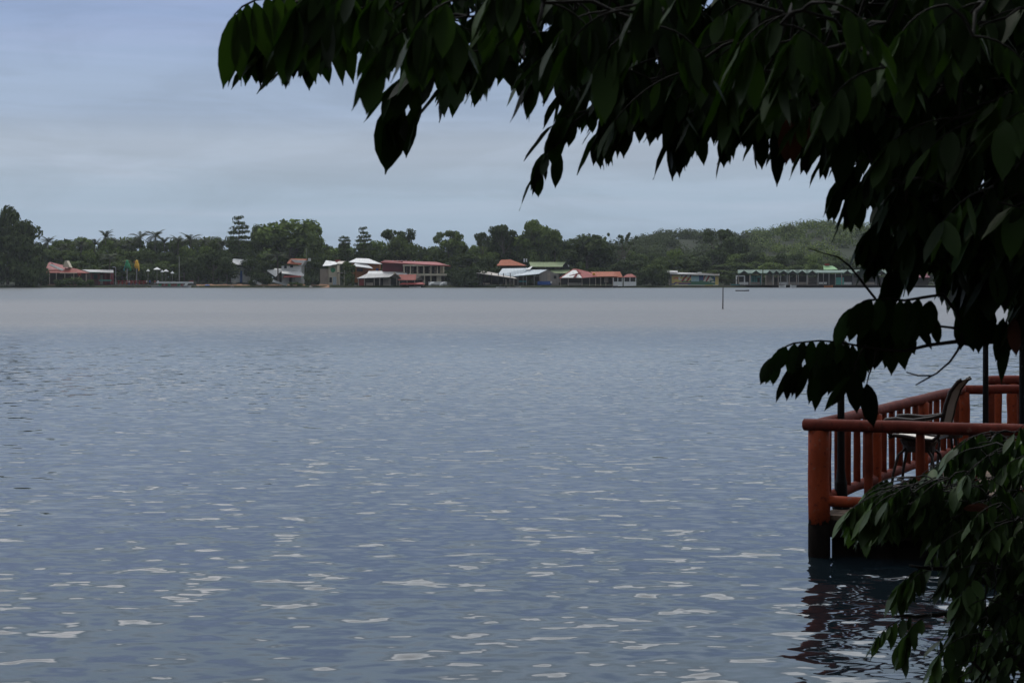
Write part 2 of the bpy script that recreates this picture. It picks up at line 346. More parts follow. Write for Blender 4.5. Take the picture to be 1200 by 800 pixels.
# unit trees: height 1 = 10 m; width given by scale
def v_broad(seed, n=2300, h=10, w=5.2):
    rr = random.Random(seed); lobes = []
    for i in range(15):
        a = rr.uniform(0, 6.28); q = math.sqrt(rr.random()) * w * .72; z = h * rr.uniform(.36, .86)
        k = 1 - .5 * max(0, (z / h - .55) / .35) * (q / w)
        lobes.append((math.cos(a) * q * k, math.sin(a) * q * k, z, rr.uniform(.22, .4) * w, rr.uniform(.22, .4) * w, rr.uniform(.10, .17) * h))
    lobes.append((rr.uniform(-1, 1), 0, h * .87, w * .38, w * .38, h * .11))
    c = MB(); quads(c, shell(rr, lobes, n), .42, rr, .3)
    return c, branchy(rr, lobes[:9], h, .3)
def v_umbrella(seed, n=1500, h=10, w=6.5):
    rr = random.Random(seed); lobes = []
    for i in range(13):
        a = rr.uniform(0, 6.28); q = math.sqrt(rr.random()) * w * .8
        lobes.append((math.cos(a) * q, math.sin(a) * q, h * rr.uniform(.76, .9) - q * .16, rr.uniform(.2, .34) * w, rr.uniform(.2, .34) * w, h * rr.uniform(.035, .07)))
    c = MB(); quads(c, shell(rr, lobes, n), .36, rr, .9)
    return c, branchy(rr, lobes, h * .95, .28)
def v_tier(seed, n=1900, h=10, w=4.6):
    rr = random.Random(seed); lobes = []; t = MB()
    t.tube([(0, 0, -1), (0, 0, h * .97)], [.25, .05], 6)
    for i in range(9):
        z = h * (.38 + .072 * i); ww = w * (1.0 - .06 * i) * rr.uniform(.75, 1.15)
        for k in range(5):
            a = k * 1.256 + rr.uniform(-.5, .5) + i; q = ww * rr.uniform(.4, .7)
            L_ = (math.cos(a) * q, math.sin(a) * q, z + rr.uniform(-.12, .15), ww * .42, ww * .42, .24)
            lobes.append(L_); t.tube([(0, 0, z - .25), (L_[0], L_[1], z)], [.08, .03], 4, False)
    c = MB(); quads(c, shell(rr, lobes, n), .3, rr, 1.2); return c, t
def v_sparse(seed, n=700, h=10, w=5.5):
    rr = random.Random(seed); lobes = []
    for i in range(24):
        a = rr.uniform(0, 6.28); q = math.sqrt(rr.random()) * w
        lobes.append((math.cos(a) * q, math.sin(a) * q, h * rr.uniform(.66, .97) - q * .12, .5, .5, .3))
    c = MB(); quads(c, shell(rr, lobes, n), .3, rr, .4); return c, branchy(rr, lobes, h, .2)
def v_palm(seed, h=10):
    rr = random.Random(seed); t = MB(); lean = rr.uniform(-.9, .9)
    pts = [(lean * (k / 5) ** 2, 0, -1 + (h - 1) * k / 5 * 1.0) for k in range(6)]; t.tube(pts, [.2, .15, .13, .12, .12, .13], 6)
    top = Vector(pts[-1]); c = MB()
    for i in range(17):
        a = i * 2.4 + rr.uniform(-.2, .2); up = rr.uniform(-.2, 1.9); Lf = rr.uniform(2.3, 3.1); prev = top.copy()
        d = Vector((math.cos(a), math.sin(a), up)).normalized(); side = Vector((-math.sin(a), math.cos(a), 0))
        for k in range(8):
            d = (d + Vector((0, 0, -.15))).normalized(); nx = prev + d * Lf / 8; wd = .62 * math.sin(math.pi * min(.97, (k + .9) / 8.2)) + .1
            for sg in (-1, 1):
                for u in range(2):
                    o = prev + (nx - prev) * (u * .5)
                    tip = o + side * sg * wd + d * .32 + Vector((0, 0, -.30 * wd))
                    c.add([o, o + d * .17, tip], [(0, 1, 2)])
            prev = nx
    return c, t
def v_shrub(seed, n=1500, h=4, w=4.5):
    rr = random.Random(seed); lobes = []
    for i in range(12):
        a = rr.uniform(0, 6.28); q = math.sqrt(rr.random()) * w * .75
        z = h * rr.uniform(.1, .72) * (1 - .3 * q / w)
        lobes.append((math.cos(a) * q, math.sin(a) * q, z, rr.uniform(.25, .38) * w, rr.uniform(.25, .38) * w, h * rr.uniform(.16, .26)))
    c = MB(); quads(c, shell(rr, lobes, n), .34, rr, .3); return c, branchy(rr, lobes[:7], h * .8, .12)
VAR = {}
for kind, fn, seeds in (('broad', v_broad, (1, 2, 3, 4, 5)), ('umbrella', v_umbrella, (11, 12, 13)), ('tier', v_tier, (21, 22)), ('sparse', v_sparse, (31,)), ('palm', v_palm, (41, 42, 43)), ('shrub', v_shrub, (51, 52, 53))):
    for s_ in seeds:
        c, t = fn(s_); hgt = max(v[2] for v in c.v); wid = max(abs(v[0]) for v in c.v)
        VAR.setdefault(kind, []).append((c, t.mesh('trunk', M['trunk'], True), hgt, wid, {}))
def crown_mesh(kind, i, mkey):
    c, t, h, w_, cache = VAR[kind][i]
    if mkey not in cache: cache[mkey] = c.mesh('crown', M[mkey])
    return cache[mkey], t, h, w_
TREES = []
def tree(px, top, wpx, D, kind, mkey, row, base=None, label=None, i=None):
    i = rnd.randrange(len(VAR[kind])) if i is None else i
    cm, tm, h, wd = crown_mesh(kind, i, mkey)
    zb = land_z(px, D) if base is None else zat(base, D); zt = zat(top, D)
    name = {'palm': 'palm_tree', 'shrub': 'mangrove_bush'}.get(kind, 'broadleaf_tree')
    r = thing(name, 'x', {'palm': 'palm tree', 'shrub': 'bush'}.get(kind, 'tree'), (xat(px, D), D, zb))
    sx = (wpx / 2 / F * D) / wd; sz = (zt - zb) / h
    r.rotation_euler = (0, 0, rnd.uniform(0, 6.28) if kind not in ('tier',) else 0)
    r.scale = (sx, sx, sz)
    child('crown', cm, r); child('trunk', tm, r)
    TREES.append((r, px, row, kind, label)); return r
SKY = [(0, 262), (30, 262), (50, 278), (120, 275), (240, 276), (300, 274), (380, 280), (400, 284), (440, 281), (500, 281), (560, 281), (610, 278), (660, 278), (700, 278), (720, 290), (780, 292), (860, 292), (1000, 298), (1100, 300), (1250, 300)]
# skyline crowns read off the photograph
for a in [
    (10, 239, 52, 535, 'broad', 'crown_dark', 'tall dark broadleaf tree, highest of the clump beside the red roofed restaurant'),
    (30, 256, 46, 530, 'broad', 'crown_dark', 'dark broadleaf tree whose crown slopes down to the red roofed restaurant'),
    (-22, 250, 60, 528, 'broad', 'crown_dark', 'dark tree cut by the edge of the photo beyond the restaurant clump'),
    (280, 252, 40, 545, 'tier', 'crown_dark', 'conical tree with flat layered branches beside the big rounded tree'),
    (340, 256, 84, 550, 'broad', 'crown_light', 'biggest rounded light green tree above the white house with ochre roof'),
    (311, 262, 40, 556, 'broad', 'crown', 'rounded tree merging into the side of the biggest light green crown'),
    (367, 270, 44, 540, 'broad', 'crown', 'rounded dark tree sloping down from the biggest light green crown'),
    (426, 265, 30, 560, 'tier', 'crown_dark', 'small layered tree poking above the skyline behind the orange house'),
    (404, 276, 22, 562, 'tier', 'crown_dark', 'low layered tree just beside the layered tree behind the orange house'),
    (466, 267, 46, 556, 'umbrella', 'crown_dark', 'flat topped tree above the maroon wall of the two storey house'),
    (466, 276, 50, 552, 'broad', 'crown', 'rounded tree under the flat topped one above the maroon wall'),
    (524, 269, 44, 556, 'umbrella', 'crown', 'umbrella shaped tree above the balcony end of the two storey house'),
    (528, 279, 52, 548, 'broad', 'crown', 'wide tree filling in below the umbrella crown beyond the balcony'),
    (566, 271, 30, 560, 'umbrella', 'crown_dark', 'thin umbrella crown on the skyline before the small orange roof'),
    (591, 262, 40, 552, 'umbrella', 'crown_dark', 'dark domed umbrella tree above the small orange roof'),
    (592, 268, 44, 556, 'broad', 'crown_dark', 'dark rounded crown just under the domed umbrella tree'),
    (628, 256, 46, 550, 'umbrella', 'crown_light', 'tallest light green spreading tree above the green roofed building'),
    (632, 263, 66, 552, 'broad', 'crown_light', 'broad light green crown below the tallest spreading tree'),
    (650, 268, 40, 546, 'broad', 'crown', 'green crown leaning from the tallest spreading tree to the dark rounded one'),
    (688, 273, 68, 545, 'broad', 'crown_dark', 'wide dark rounded tree above the red and white roof'),
    (729, 272, 44, 556, 'sparse', 'crown_dark', 'thin open tree of separate leaf tufts against the sky'),
    (843, 267, 40, 600, 'umbrella', 'crown_dark', 'flat umbrella tree standing above the hill over the mural wall'),
    (860, 276, 50, 590, 'broad', 'crown_dark', 'dark crown right under the flat umbrella tree'),
    (905, 307, 38, 545, 'broad', 'crown_light', 'low bright green dome behind the turquoise kiosk'),
    (953, 300, 26, 548, 'broad', 'crown_light', 'yellow green small tree behind the green shelters'),
]: tree(a[0], a[1], a[2], a[3], a[4], a[5], 'feature', label=a[6])
PALMS = [(57, 272, 20), (78, 279, 18), (95, 276, 20), (109, 274, 18), (122, 264, 22), (135, 273, 20), (152, 274, 20), (165, 266, 24), (181, 264, 26), (194, 272, 20), (208, 271, 20), (224, 268, 26), (240, 273, 20), (128, 292, 26), (326, 290, 34), (262, 276, 22), (72, 284, 22), (145, 281, 22)]
for k, (px, tp, wd) in enumerate(PALMS): tree(px, tp + 4.5, wd + 3, 565 if px not in (128, 326) else (532 if px == 128 else 524), 'palm', 'palmleaf', 'palm')
for row, D, off, step, x0, x1 in (('skyline', 575, 3, 15, 52, 1230), ('middle', 556, 15, 16, 44, 1230), ('low', 542, 28, 17, 50, 1230)):
    px = x0
    while px < x1:
        top = lerp_tab(SKY, px) + off + rnd.uniform(-4, 5)
        if row == 'low': top = min(top + rnd.uniform(0, 8), 316)
        tree(px + rnd.uniform(-4, 4), top, rnd.uniform(26, 44), D + rnd.uniform(-6, 6), 'broad' if rnd.random() < .85 else 'umbrella', rnd.choice(['crown', 'crown_dark', 'crown_dark', 'crown', 'crown_light'] if row != 'low' else ['crown_dark', 'crown']), row)
        px += step * rnd.uniform(.8, 1.2)
for px, top, wd, D, mk, kd in [(8, 290, 60, 523, 'crown_dark', 'shrub'), (36, 300, 44, 522, 'crown_dark', 'shrub'), (48, 312, 18, 521, 'crown_dark', 'shrub'), (24, 272, 50, 526, 'crown_dark', 'broad'), (-10, 268, 60, 524, 'crown_dark', 'broad'),
        (70, 327, 20, 520, 'crown_dark', 'shrub'), (86, 324, 26, 520, 'crown', 'shrub'), (103, 327, 16, 520, 'crown', 'shrub'), (178, 312, 26, 530, 'crown_dark', 'shrub'),
        (232, 305, 30, 530, 'crown_dark', 'broad'), (250, 292, 40, 531, 'crown_dark', 'broad'), (266, 300, 34, 527, 'crown_dark', 'broad'), (216, 305, 30, 531, 'crown_dark', 'broad'), (294, 300, 36, 533, 'crown_dark', 'broad'), (303, 318, 26, 522, 'crown_dark', 'shrub'), (311, 306, 24, 527, 'crown_dark', 'broad'),
        (365, 315, 22, 522, 'crown_dark', 'shrub'), (372, 300, 26, 532, 'crown_dark', 'broad'), (345, 330, 20, 519, 'crown', 'shrub'), (408, 306, 20, 524, 'crown', 'broad'), (410, 322, 14, 521, 'crown', 'shrub'),
        (545, 296, 50, 527, 'crown_dark', 'broad'), (556, 310, 40, 522, 'crown_dark', 'shrub'), (537, 312, 30, 522, 'crown_dark', 'shrub'), (573, 300, 30, 528, 'crown_dark', 'broad'),
        (627, 298, 20, 545, 'crown_light', 'broad'), (680, 306, 18, 540, 'crown_light', 'broad'), (766, 308, 46, 524, 'crown', 'broad'), (757, 315, 30, 522, 'crown_dark', 'shrub'), (776, 316, 26, 522, 'crown_dark', 'shrub'),
        (735, 304, 40, 536, 'crown_dark', 'broad'), (854, 318, 20, 528, 'crown_dark', 'shrub'), (814, 300, 50, 540, 'crown_dark', 'broad'), (624, 326, 14, 523.5, 'crown_dark', 'shrub')]:
    tree(px, top, wd, D, kd, mk, 'front')
rr = random.Random(66); ug = MB()
for _ in range(900):
    px = rr.uniform(-60, 1260); D = rr.uniform(548, 600); z = land_z(px, D); r0 = rr.uniform(2, 3.6)
    quads(ug, [q for q in shell(rr, [(xat(px, D), D, z + r0 * .5, r0, r0, r0 * .8)], 60) if q[1].y < .5 and q[1].z > -.5], .6, rr, .2)
tag(ug.build('undergrowth', M['crown_dark']), 'dark undergrowth filling the ground below the far trees', kind='stuff')
# wooded hill (far-off wood that reads as one mass)
def wood(name, matk, label, n, test, seed):
    rr = random.Random(seed); mb = MB()
    for _ in range(n):
        px = rr.uniform(560, 1500); D = rr.uniform(600, 960)
        if not test(px, D, rr): continue
        z = land_z(px, D); r0 = rr.uniform(3.2, 6.2); c0 = Vector((xat(px, D), D, z + rr.uniform(0, 2.8)))
        lobes = [(c0.x + rr.uniform(-.5, .5) * r0, c0.y + rr.uniform(-.5, .5) * r0, c0.z + rr.uniform(-.1, .35) * r0, r0 * rr.uniform(.45, .75), r0 * rr.uniform(.45, .75), r0 * rr.uniform(.3, .5)) for _ in range(4)]
        quads(mb, [q for q in shell(rr, lobes, 230) if q[1].y < .6], .52, rr, .3)
    tag(mb.build(name, M[matk]), label, kind='stuff')
wood('forest', 'forest', 'dark mixed forest covering the hill behind the shore', 1200, lambda p, D, r: not (895 < p < 1110 and D > 690 and r.random() < .9), 3)
wood('scrub', 'scrub', 'lighter yellow green growth on the upper slope of the hill', 1150, lambda p, D, r: 880 < p < 1200 and D > 680, 4)

# ------------------------------------------------------------------ far buildings
def gz(px, D=524): return land_z(px, D)
class Bld:
    def __init__(s, name, label, cat, px, D, group=None): s.D = D; s.o = thing(name, label, cat, (xat(px, D), D, gz(px, D)), group)
    def box(s, part, m, x0, x1, y0, y1, dd=0, dep=6, label=None, parent=None):
        b = MB(); D = s.D + dd; b.box(at(x0, y0, D), at(x1, y1, D) + Vector((0, dep, 0))); return b.build(part, M[m], parent or s.o, label)
    def prism(s, part, m, poly, dd=0, dep=6, label=None, parent=None):
        b = MB(); b.prism(poly, s.D + dd, dep); return b.build(part, M[m], parent or s.o, label)
    def roof(s, m, p, t=.16, label=None, part='roof'):   # four (px,py,dd) points
        b = MB(); b.hexa([at(x, y, s.D + d) for x, y, d in p] + [t]); return b.build(part, M[m], s.o, label)
    def posts(s, xs, y0, y1, m='darkwood', r=.1, dd=0, part='post'):
        for x in xs:
            b = MB(); a = at(x, y0, s.D + dd); c = at(x, y1, s.D + dd); b.tube([c, a], r, 6); b.build(part, M[m], s.o)
LAND = []
def lm(px, name): LAND.append((px, name))
# red roofed restaurant
lm(30, 'shoreline edge clump')
b = Bld('restaurant', 'waterside restaurant with terracotta roofs, a white ridge stripe and a cream peaked gable', 'building', 75, 526); lm(78, 'red roofed restaurant')
b.roof('red', [(53, 316.5, -1), (73, 316.5, -1), (60, 307, 5), (57, 307.5, 5)]); b.roof('terracotta', [(53, 319.5, -3), (78, 319.5, -3), (76, 315, 1), (54, 316, 1)])
b.roof('whitemetal', [(72, 316.5, -1.5), (75, 316, -1.5), (61, 309.5, .5), (58, 310, .5)], .25, 'white ridge stripe', 'ridge_stripe')
b.roof('red', [(71, 317, -1), (90, 318, -1), (80, 312, 4), (60, 307.5, 4)], .2)
b.prism('gable', 'cream', [(73.5, 313), (76, 305.5), (78, 305.5), (82, 313.5)], -1.2, 3, 'cream peaked gable')
b.roof('terracotta', [(70, 319.5, -3.5), (105, 319.8, -3.5), (90, 315, 1), (81, 313, 1)]); b.box('fascia', 'cream', 70, 90, 319.6, 320.4, -3.6, .2)
b.box('wall', 'darkwood', 56, 102, 320, 334, 2, 7); b.box('floor_platform', 'dirtbank', 47, 104, 333, 335, -3, 9)
b.posts([58, 66, 76, 86.5, 93, 101], 320, 333.5, 'beige', .13, -3.2); b.box('door', 'cream', 79.5, 82, 327, 334, 1.8, .2); b.box('pillar', 'yellow', 48.3, 50.6, 322, 332, -3, .5, 'yellow painted pillar')
b.box('sign_panel', 'red', 91, 95, 320, 323, -3.4, .1)
# grey roof shed
b = Bld('shed', 'shed with a long grey green sheet roof and maroon front beside the restaurant', 'building', 118, 527); lm(120, 'grey roofed shed')
b.roof('greymetal', [(104, 318.5, -3), (133, 319.3, -3), (133, 316.3, 2), (96, 315.8, 2)]); b.box('roof_edge', 'greenroof', 104, 118, 318.8, 319.8, -3.2, .2)
b.box('wall', 'maroon', 106, 129, 320, 333, 1, 5); b.posts([107, 116, 124, 131], 319.8, 334, 'red', .1, -2.8); b.box('rail', 'turq', 116, 131, 328, 329, -2.9, .1); b.box('window', 'dark', 110, 114, 322, 327, .9, .1); b.box('door', 'greywall', 117.5, 120.5, 322, 333, .9, .1)
# statues
for px, m1, m2, lab, tail in ((149, 'green', 'teal', 'green parrot statue on a tall post above the promenade', 1), (160.2, 'yellow', 'darkwood', 'yellow bird statue with dark tail on a post above the promenade', -1)):
    D = 521; r = thing('bird_statue', lab, 'statue', (xat(px, D), D, gz(px, D))); c0 = at(px, 310, D)
    q = MB(); q.lathe(c0 + Vector((0, 0, -1.3)), [(.12, 0), (.55, .35), (.75, .9), (.6, 1.5), (.45, 1.9), (.5, 2.2), (.42, 2.5), (.1, 2.7)], 12); body = q.build('body', M[m1], r, smooth=True)
    q = MB(); q.tube([c0 + Vector((-.35, -.1, .95)), c0 + Vector((-.75, -.1, .85)), c0 + Vector((-.85, -.1, .5))], [.2, .14, .03], 7); q.build('beak', M['darkwood' if tail == 1 else 'orange_roof'], r)
    for sg in (-1, 1):
        q = MB(); q.hexa([c0 + Vector((sg * .4, .1, .6)), c0 + Vector((sg * .62, .45, .5)), c0 + Vector((sg * (1.25 if tail == 1 else .8), .4, -1.6)), c0 + Vector((sg * (.8 if tail == 1 else .5), .05, -1.8)), .18]); q.build('wing', M[m2 if sg == -1 else m1], r)
    q = MB(); q.hexa([c0 + Vector((-.25, .3, -.9)), c0 + Vector((.25, .3, -.9)), c0 + Vector((.2, .7, -1.9)), c0 + Vector((-.2, .7, -1.9)), .15]); q.build('tail', M[m2], r)
    q = MB(); q.tube([at(px, 331, D), at(px, 314, D)], .14, 7); q.build('post', M['polegrey'], r)
# lamps and poles
for px, y0, lab, nm in ((135.6, 314, 'pale street lamp with a short curved arm at the end of the shed', 1), (210, 301, 'plain tall grey pole behind the moored tour boat', 0), (359, 292, 'thin aerial mast above the ochre roofed white house', 0)):
    D = 522 if px != 359 else 533; r = thing('street_lamp' if nm else 'pole', lab, 'street lamp' if nm else 'pole', (xat(px, D), D, gz(px, D)))
    q = MB(); a = at(px, y0, D); q.tube([Vector((a.x, a.y, gz(px, D) - .3)), a] + ([a + Vector((-.25, 0, .25))] if nm else []), .1 if px != 359 else .05, 6); q.build('mast', M['polegrey'], r)
    q = MB()
    if nm: q.box(a + Vector((-.95, -.12, .2)), a + Vector((-.2, .12, .34))); q.build('lamp_head', M['white'], r)
    else: q.tube([a, a + Vector((0, 0, .25))], [.13, .02], 6); q.build('finial', M['polegrey'], r)
# promenade: quay wall and red fence
mb = MB(); D = 518.6; mb.box(at(131, 333.5, D), at(228, 337.4, D) + Vector((0, 2, 0))); tag(mb.build('quay_wall', M['rock']), 'low dark stone quay under the promenade and tour boat', 'wall')
r = thing('fence', 'red post and rail fence along the promenade by the bird statues', 'fence', (xat(155, 519), 519, .6))
for px in range(138, 173, 5):
    q = MB(); q.box(at(px, 328.5, 519), at(px + .9, 334, 519) + Vector((0, .15, 0))); q.build('post', M['red'], r)
for y in (329, 331.2): q = MB(); q.box(at(138, y, 519.2), at(172, y + .8, 519.2) + Vector((0, .06, 0))); q.build('rail', M['red'], r)
# people on the promenade
def person(px, D, shirt, trous, label, yaw=0, arm=0.2):
    g = gz(px, D); r = thing('person', label, 'person', (xat(px, D), D, g), 'people on the promenade')
    me = bpy.data.meshes.new('body')
    J = [(0, 0, .93), (0, 0, 1.2), (0, 0, 1.42), (0, 0, 1.52), (0, -.02, 1.66), (.19, 0, 1.4), (.25, -.03, 1.12), (.24, -.03 - arm, .9), (-.19, 0, 1.4), (-.26, -.02, 1.12), (-.25, -.06, .88),
         (.1, 0, .88), (.12, -.04, .48), (.12, .02, .06), (.13, -.14, .03), (-.1, 0, .88), (-.12, .04, .48), (-.12, .1, .06), (-.13, -.06, .03)]
    E = [(0, 1), (1, 2), (2, 3), (3, 4), (2, 5), (5, 6), (6, 7), (2, 8), (8, 9), (9, 10), (0, 11), (11, 12), (12, 13), (13, 14), (0, 15), (15, 16), (16, 17), (17, 18)]
    RR = [.15, .14, .15, .055, .105, .06, .045, .035, .06, .045, .035, .09, .065, .045, .04, .09, .065, .045, .04]
    me.from_pydata([(x, y, z + .02) for x, y, z in J], E, []); o = child('body', me, r)
    sk = o.modifiers.new('skin', 'SKIN')
    for v, q in zip(me.skin_vertices[0].data, RR): v.radius = (q, q * .8)
    me.skin_vertices[0].data[0].use_root = True
    o.modifiers.new('sub', 'SUBSURF').levels = 1; me.materials.append(M['skin'])
    q = MB(); q.lathe((0, 0, 0), [(.2, .95), (.19, 1.15), (.21, 1.38), (.14, 1.5), (.07, 1.53)], 12)
    for sg in (-1, 1): q.tube([(sg * .17, 0, 1.43), (sg * .27, -.01, 1.16)], [.085, .075], 8)
    child('shirt', q.mesh('shirt', M[shirt], True), r)
    q = MB()
    for sg, k in ((1, -.04), (-1, .04)): q.tube([(sg * .09, 0, 1.0), (sg * .12, k, .5), (sg * .12, k + .03, .12)], [.125, .095, .07], 8)
    child('trousers', q.mesh('trousers', M[trous], True), r)
    q = MB(); q.lathe((0, .02, 0), [(.1, 1.62), (.13, 1.7), (.12, 1.77), (.05, 1.82)], 10); child('hair', q.mesh('hair', M['dark'], True), r)
    r.rotation_euler = (0, 0, yaw)
person(151.5, 520.5, 'white', 'blue', 'person in a white shirt standing by the post of the parrot statue', .5)
person(155.2, 520.3, 'terracotta', 'dark', 'person in a terracotta shirt standing between the two bird statues', -.4)
person(159, 520.8, 'red', 'blue', 'person in a red shirt standing under the yellow bird statue', .2)
person(171.8, 520.6, 'white', 'dark', 'person in white with dark trousers standing past the end of the red fence', -.9)
person(175.5, 520.2, 'blue', 'dark', 'person in a blue shirt standing beside the low white boat', 1.2)
person(181.5, 521.6, 'terracotta', 'greywall', 'person in a terracotta shirt near the stern of the tour boat', .3)
person(185.3, 521.8, 'white', 'red', 'person in a white top and red trousers right behind the tour boat stern', 2.5)
# white parasols / canopies
for px, y, wd, lab in ((173.5, 316.5, 4, 'small white parasol nearest the yellow bird statue'), (184, 314.5, 8, 'largest white canopy leaning over the promenade'), (190, 317.5, 4, 'little white parasol tucked under the largest canopy'), (194.5, 316.8, 6, 'flat white parasol midway along the canopies'), (202, 319, 4, 'last low white parasol before the tall grey pole')):
    D = 523; r = thing('parasol', lab, 'parasol', (xat(px, D), D, gz(px, D)), 'white parasols on the promenade'); a = at(px, y, D); rad = wd / 2 / F * D * 1.15
    q = MB(); q.tube([a + Vector((0, 0, -.35)), a + Vector((0, 0, .35))], [rad, .05], 8); q.build('canopy', M['white'], r)
    q = MB(); q.tube([(a.x, a.y, gz(px, D)), a + Vector((0, 0, -.3))], .05, 6); q.build('pole', M['polegrey'], r)
# boats
def hull(o, px0, px1, ytop, D, m, wid=1.7, bow=1, zb=-.1, part='hull'):
    q = MB(); x0, x1 = xat(px0, D), xat(px1, D); zt = zat(ytop, D); n = 9; vs = []
    for k in range(n):
        t = k / (n - 1); x = x0 + (x1 - x0) * t; u = t if bow > 0 else 1 - t
        wq = wid / 2 * (1 - max(0, (u - .55) / .45) ** 2 * .95) * (.85 + .15 * min(1, u * 4)); sh = .28 * (zt - zb) * max(0, (u - .6) / .4) ** 2
        vs += [(x, D - wq, zt + sh), (x, D - wq * .6, zb), (x, D + wq * .6, zb), (x, D + wq, zt + sh), (x, D + wq * .85, zt + sh - .03), (x, D + wq * .5, zb + .12), (x, D - wq * .5, zb + .12), (x, D - wq * .85, zt + sh - .03)]
    fs = [(k * 8 + j, k * 8 + (j + 1) % 8, (k + 1) * 8 + (j + 1) % 8, (k + 1) * 8 + j) for k in range(n - 1) for j in range(8)] + [tuple(range(8)), tuple(range(n * 8 - 1, n * 8 - 9, -1))]
    q.add(vs, fs); return q.build(part, M[m], o)
D = 515.5
r = thing('tour_boat', 'long white covered tour boat with red seats moored at the quay', 'boat', (xat(203, D), D, 0)); lm(205, 'tour boat')
hull(r, 178, 224, 335.0, D, 'white', 2.2); q = MB(); q.box(at(184, 330.1, D) + Vector((0, -1, 0)), at(226, 332.0, D) + Vector((0, 1, 0))); q.build('roof', M['white'], r)
q = MB(); q.box(at(222, 329, D) + Vector((0, -.7, 0)), at(226.2, 330.3, D) + Vector((0, .7, 0))); q.build('bow_cap', M['red'], r, 'red bow cap')
q = MB(); q.hexa([at(216.2, 335, D) + Vector((0, -1.02, 0)), at(219.5, 335, D) + Vector((0, -1.02, 0)), at(221.5, 331.7, D) + Vector((0, -1.02, 0)), at(218, 331.7, D) + Vector((0, -1.02, 0)), .05]); q.v = q.v[:4] + [(x, y + .12, z) for x, y, z in q.v[:4]]; q.build('windscreen_frame', M['white'], r)
for k in range(8): q = MB(); a = at(187.5 + k * 3.7, 335.2, D); q.box(a + Vector((-.3, -.8, -.1)), a + Vector((.32, .8, .5))); q.box(a + Vector((.1, -.8, .5)), a + Vector((.32, .8, .72))); q.build('seat', M['red' if k % 3 else 'green'], r)
for k in range(5): q = MB(); a = at(185.5 + k * 7.6, 335.6, D); q.tube([a + Vector((0, -.95, -.1)), at(185.5 + k * 7.6, 331, D) + Vector((0, -.95, 0))], .05, 6); q.build('post', M['polegrey'], r)
def rowboat(lab, px0, px1, y, D, m, wid=1.3, bow=1, rot=None, tilt=0, nm='rowing_boat', seats=2, zoff=0):
    r = thing(nm, lab, 'boat', (xat((px0 + px1) / 2, D), D, 0)); hull(r, px0, px1, y, D, m, wid, bow)
    for k in range(seats):
        q = MB(); a = at(px0 + (px1 - px0) * (k + 1) / (seats + 1.3), y, D); q.box(a + Vector((-.12, -wid * .4, -.14)), a + Vector((.12, wid * .4, -.08))); q.build('seat', M['greywall'], r)
    r.rotation_euler = (0, R(tilt), R(rot or 0)); r.location.z += zoff; return r
rowboat('low white flat boat moored below the fence end', 158, 173, 336.4, 515.5, 'tanmetal')
rowboat('white boat hauled up nose high on the brown bank', 295, 306, 334.5, 521, 'white', 1.6, -1, 20, 24, 'motor_boat', 2, 1.2)
rowboat('white boat lying tilted on the bank below the ochre roofed house', 319, 336, 335, 520, 'white', 1.5, -1, 15, 17, 'motor_boat', 3, 1.2)
rowboat('small white boat moored under the red awning', 480, 493, 336, 514.5, 'white', 1.4, 1)
rowboat('white skiff moored at the tan roofed landing', 582, 592, 336, 514.5, 'white', 1.3, -1)
rowboat('cream skiff moored next to the pale blue roofed shed', 594, 610, 335.6, 514.8, 'tanmetal', 1.4, 1)
rowboat('small white boat in the green shelters nearest the turquoise kiosk', 913, 921, 334.4, 517, 'white', 1.3)
rowboat('small white boat midway along the green shelters', 926, 933, 334.2, 517, 'white', 1.3, -1)
rowboat('orange yellow skiff below the long flat green roof', 966, 976, 334.6, 517, 'orange', 1.3, 1)
rowboat('grey dark rowing boat adrift on open water off the kiosk', 862, 878, 339.9, 386, 'darkwood', 1.1, 1, 0, 0, 'canoe')
# channel marker
r = thing('channel_stake', 'thin dark stake standing in open water below the mural wall', 'stake', (xat(847, 168), 168, 0))
q = MB(); q.tube([(xat(847, 168), 168, -.5), (xat(847.3, 168), 168, zat(337, 168))], [.07, .045], 6); q.build('shaft', M['darkwood'], r); q = MB(); a = at(847.3, 337, 168); q.tube([a, a + Vector((0, 0, .12))], [.06, .02], 6); q.build('tip', M['darkwood'], r)
# bank details
for px, y, wd, lab in ((364, 336.5, 6, 'pale shore rock at the water below the leaning sapling'), (232, 336, 4, 'small rock just past the bow of the tour boat'), (272, 336, 5, 'dark rock at the foot of the brown bank'), (309, 337, 4, 'rock between the two hauled up white boats'), (275, 331, 4, 'white boulder on the bank under the dark trees')):
    D = 517.5; q = MB(); a = at(px, y, D); rr = random.Random(int(px)); q.lathe(a + Vector((0, 0, -.6)), [(wd * .13, 0), (wd * .14, .3), (wd * .1, .8), (wd * .03, 1.0)], 9)
    q.v = [(x + rr.uniform(-.08, .08), y_ + rr.uniform(-.08, .08), z + rr.uniform(-.06, .06)) for x, y_, z in q.v]; tag(q.build('rock', M['rock' if wd != 6 else 'greywall']), lab, 'rock', 'rocks on the far bank')
q = MB(); a = at(243, 334, 520); q.lathe(a + Vector((0, 0, -.4)), [(.9, 0), (.85, .35), (.3, .55)], 8); q.v = [(x * 1, y, z) for x, y, z in q.v]; tag(q.build('tarp_bundle', M['blue']), 'blue tarpaulin bundle lying on the brown bank', 'tarpaulin')
mb = MB(); rr = random.Random(9)
for px in range(230, 384, 6): mb.hexa([at(px, 337, 517.5), at(px + 6, 337, 517.5), at(px + 6, 333.3 + rr.uniform(-.6, .6), 522), at(px, 333.3 + rr.uniform(-.6, .6), 522), .5])
tag(mb.build('mud_bank', M['dirtbank']), 'bare brown bank below the dark trees and white house', kind='structure')

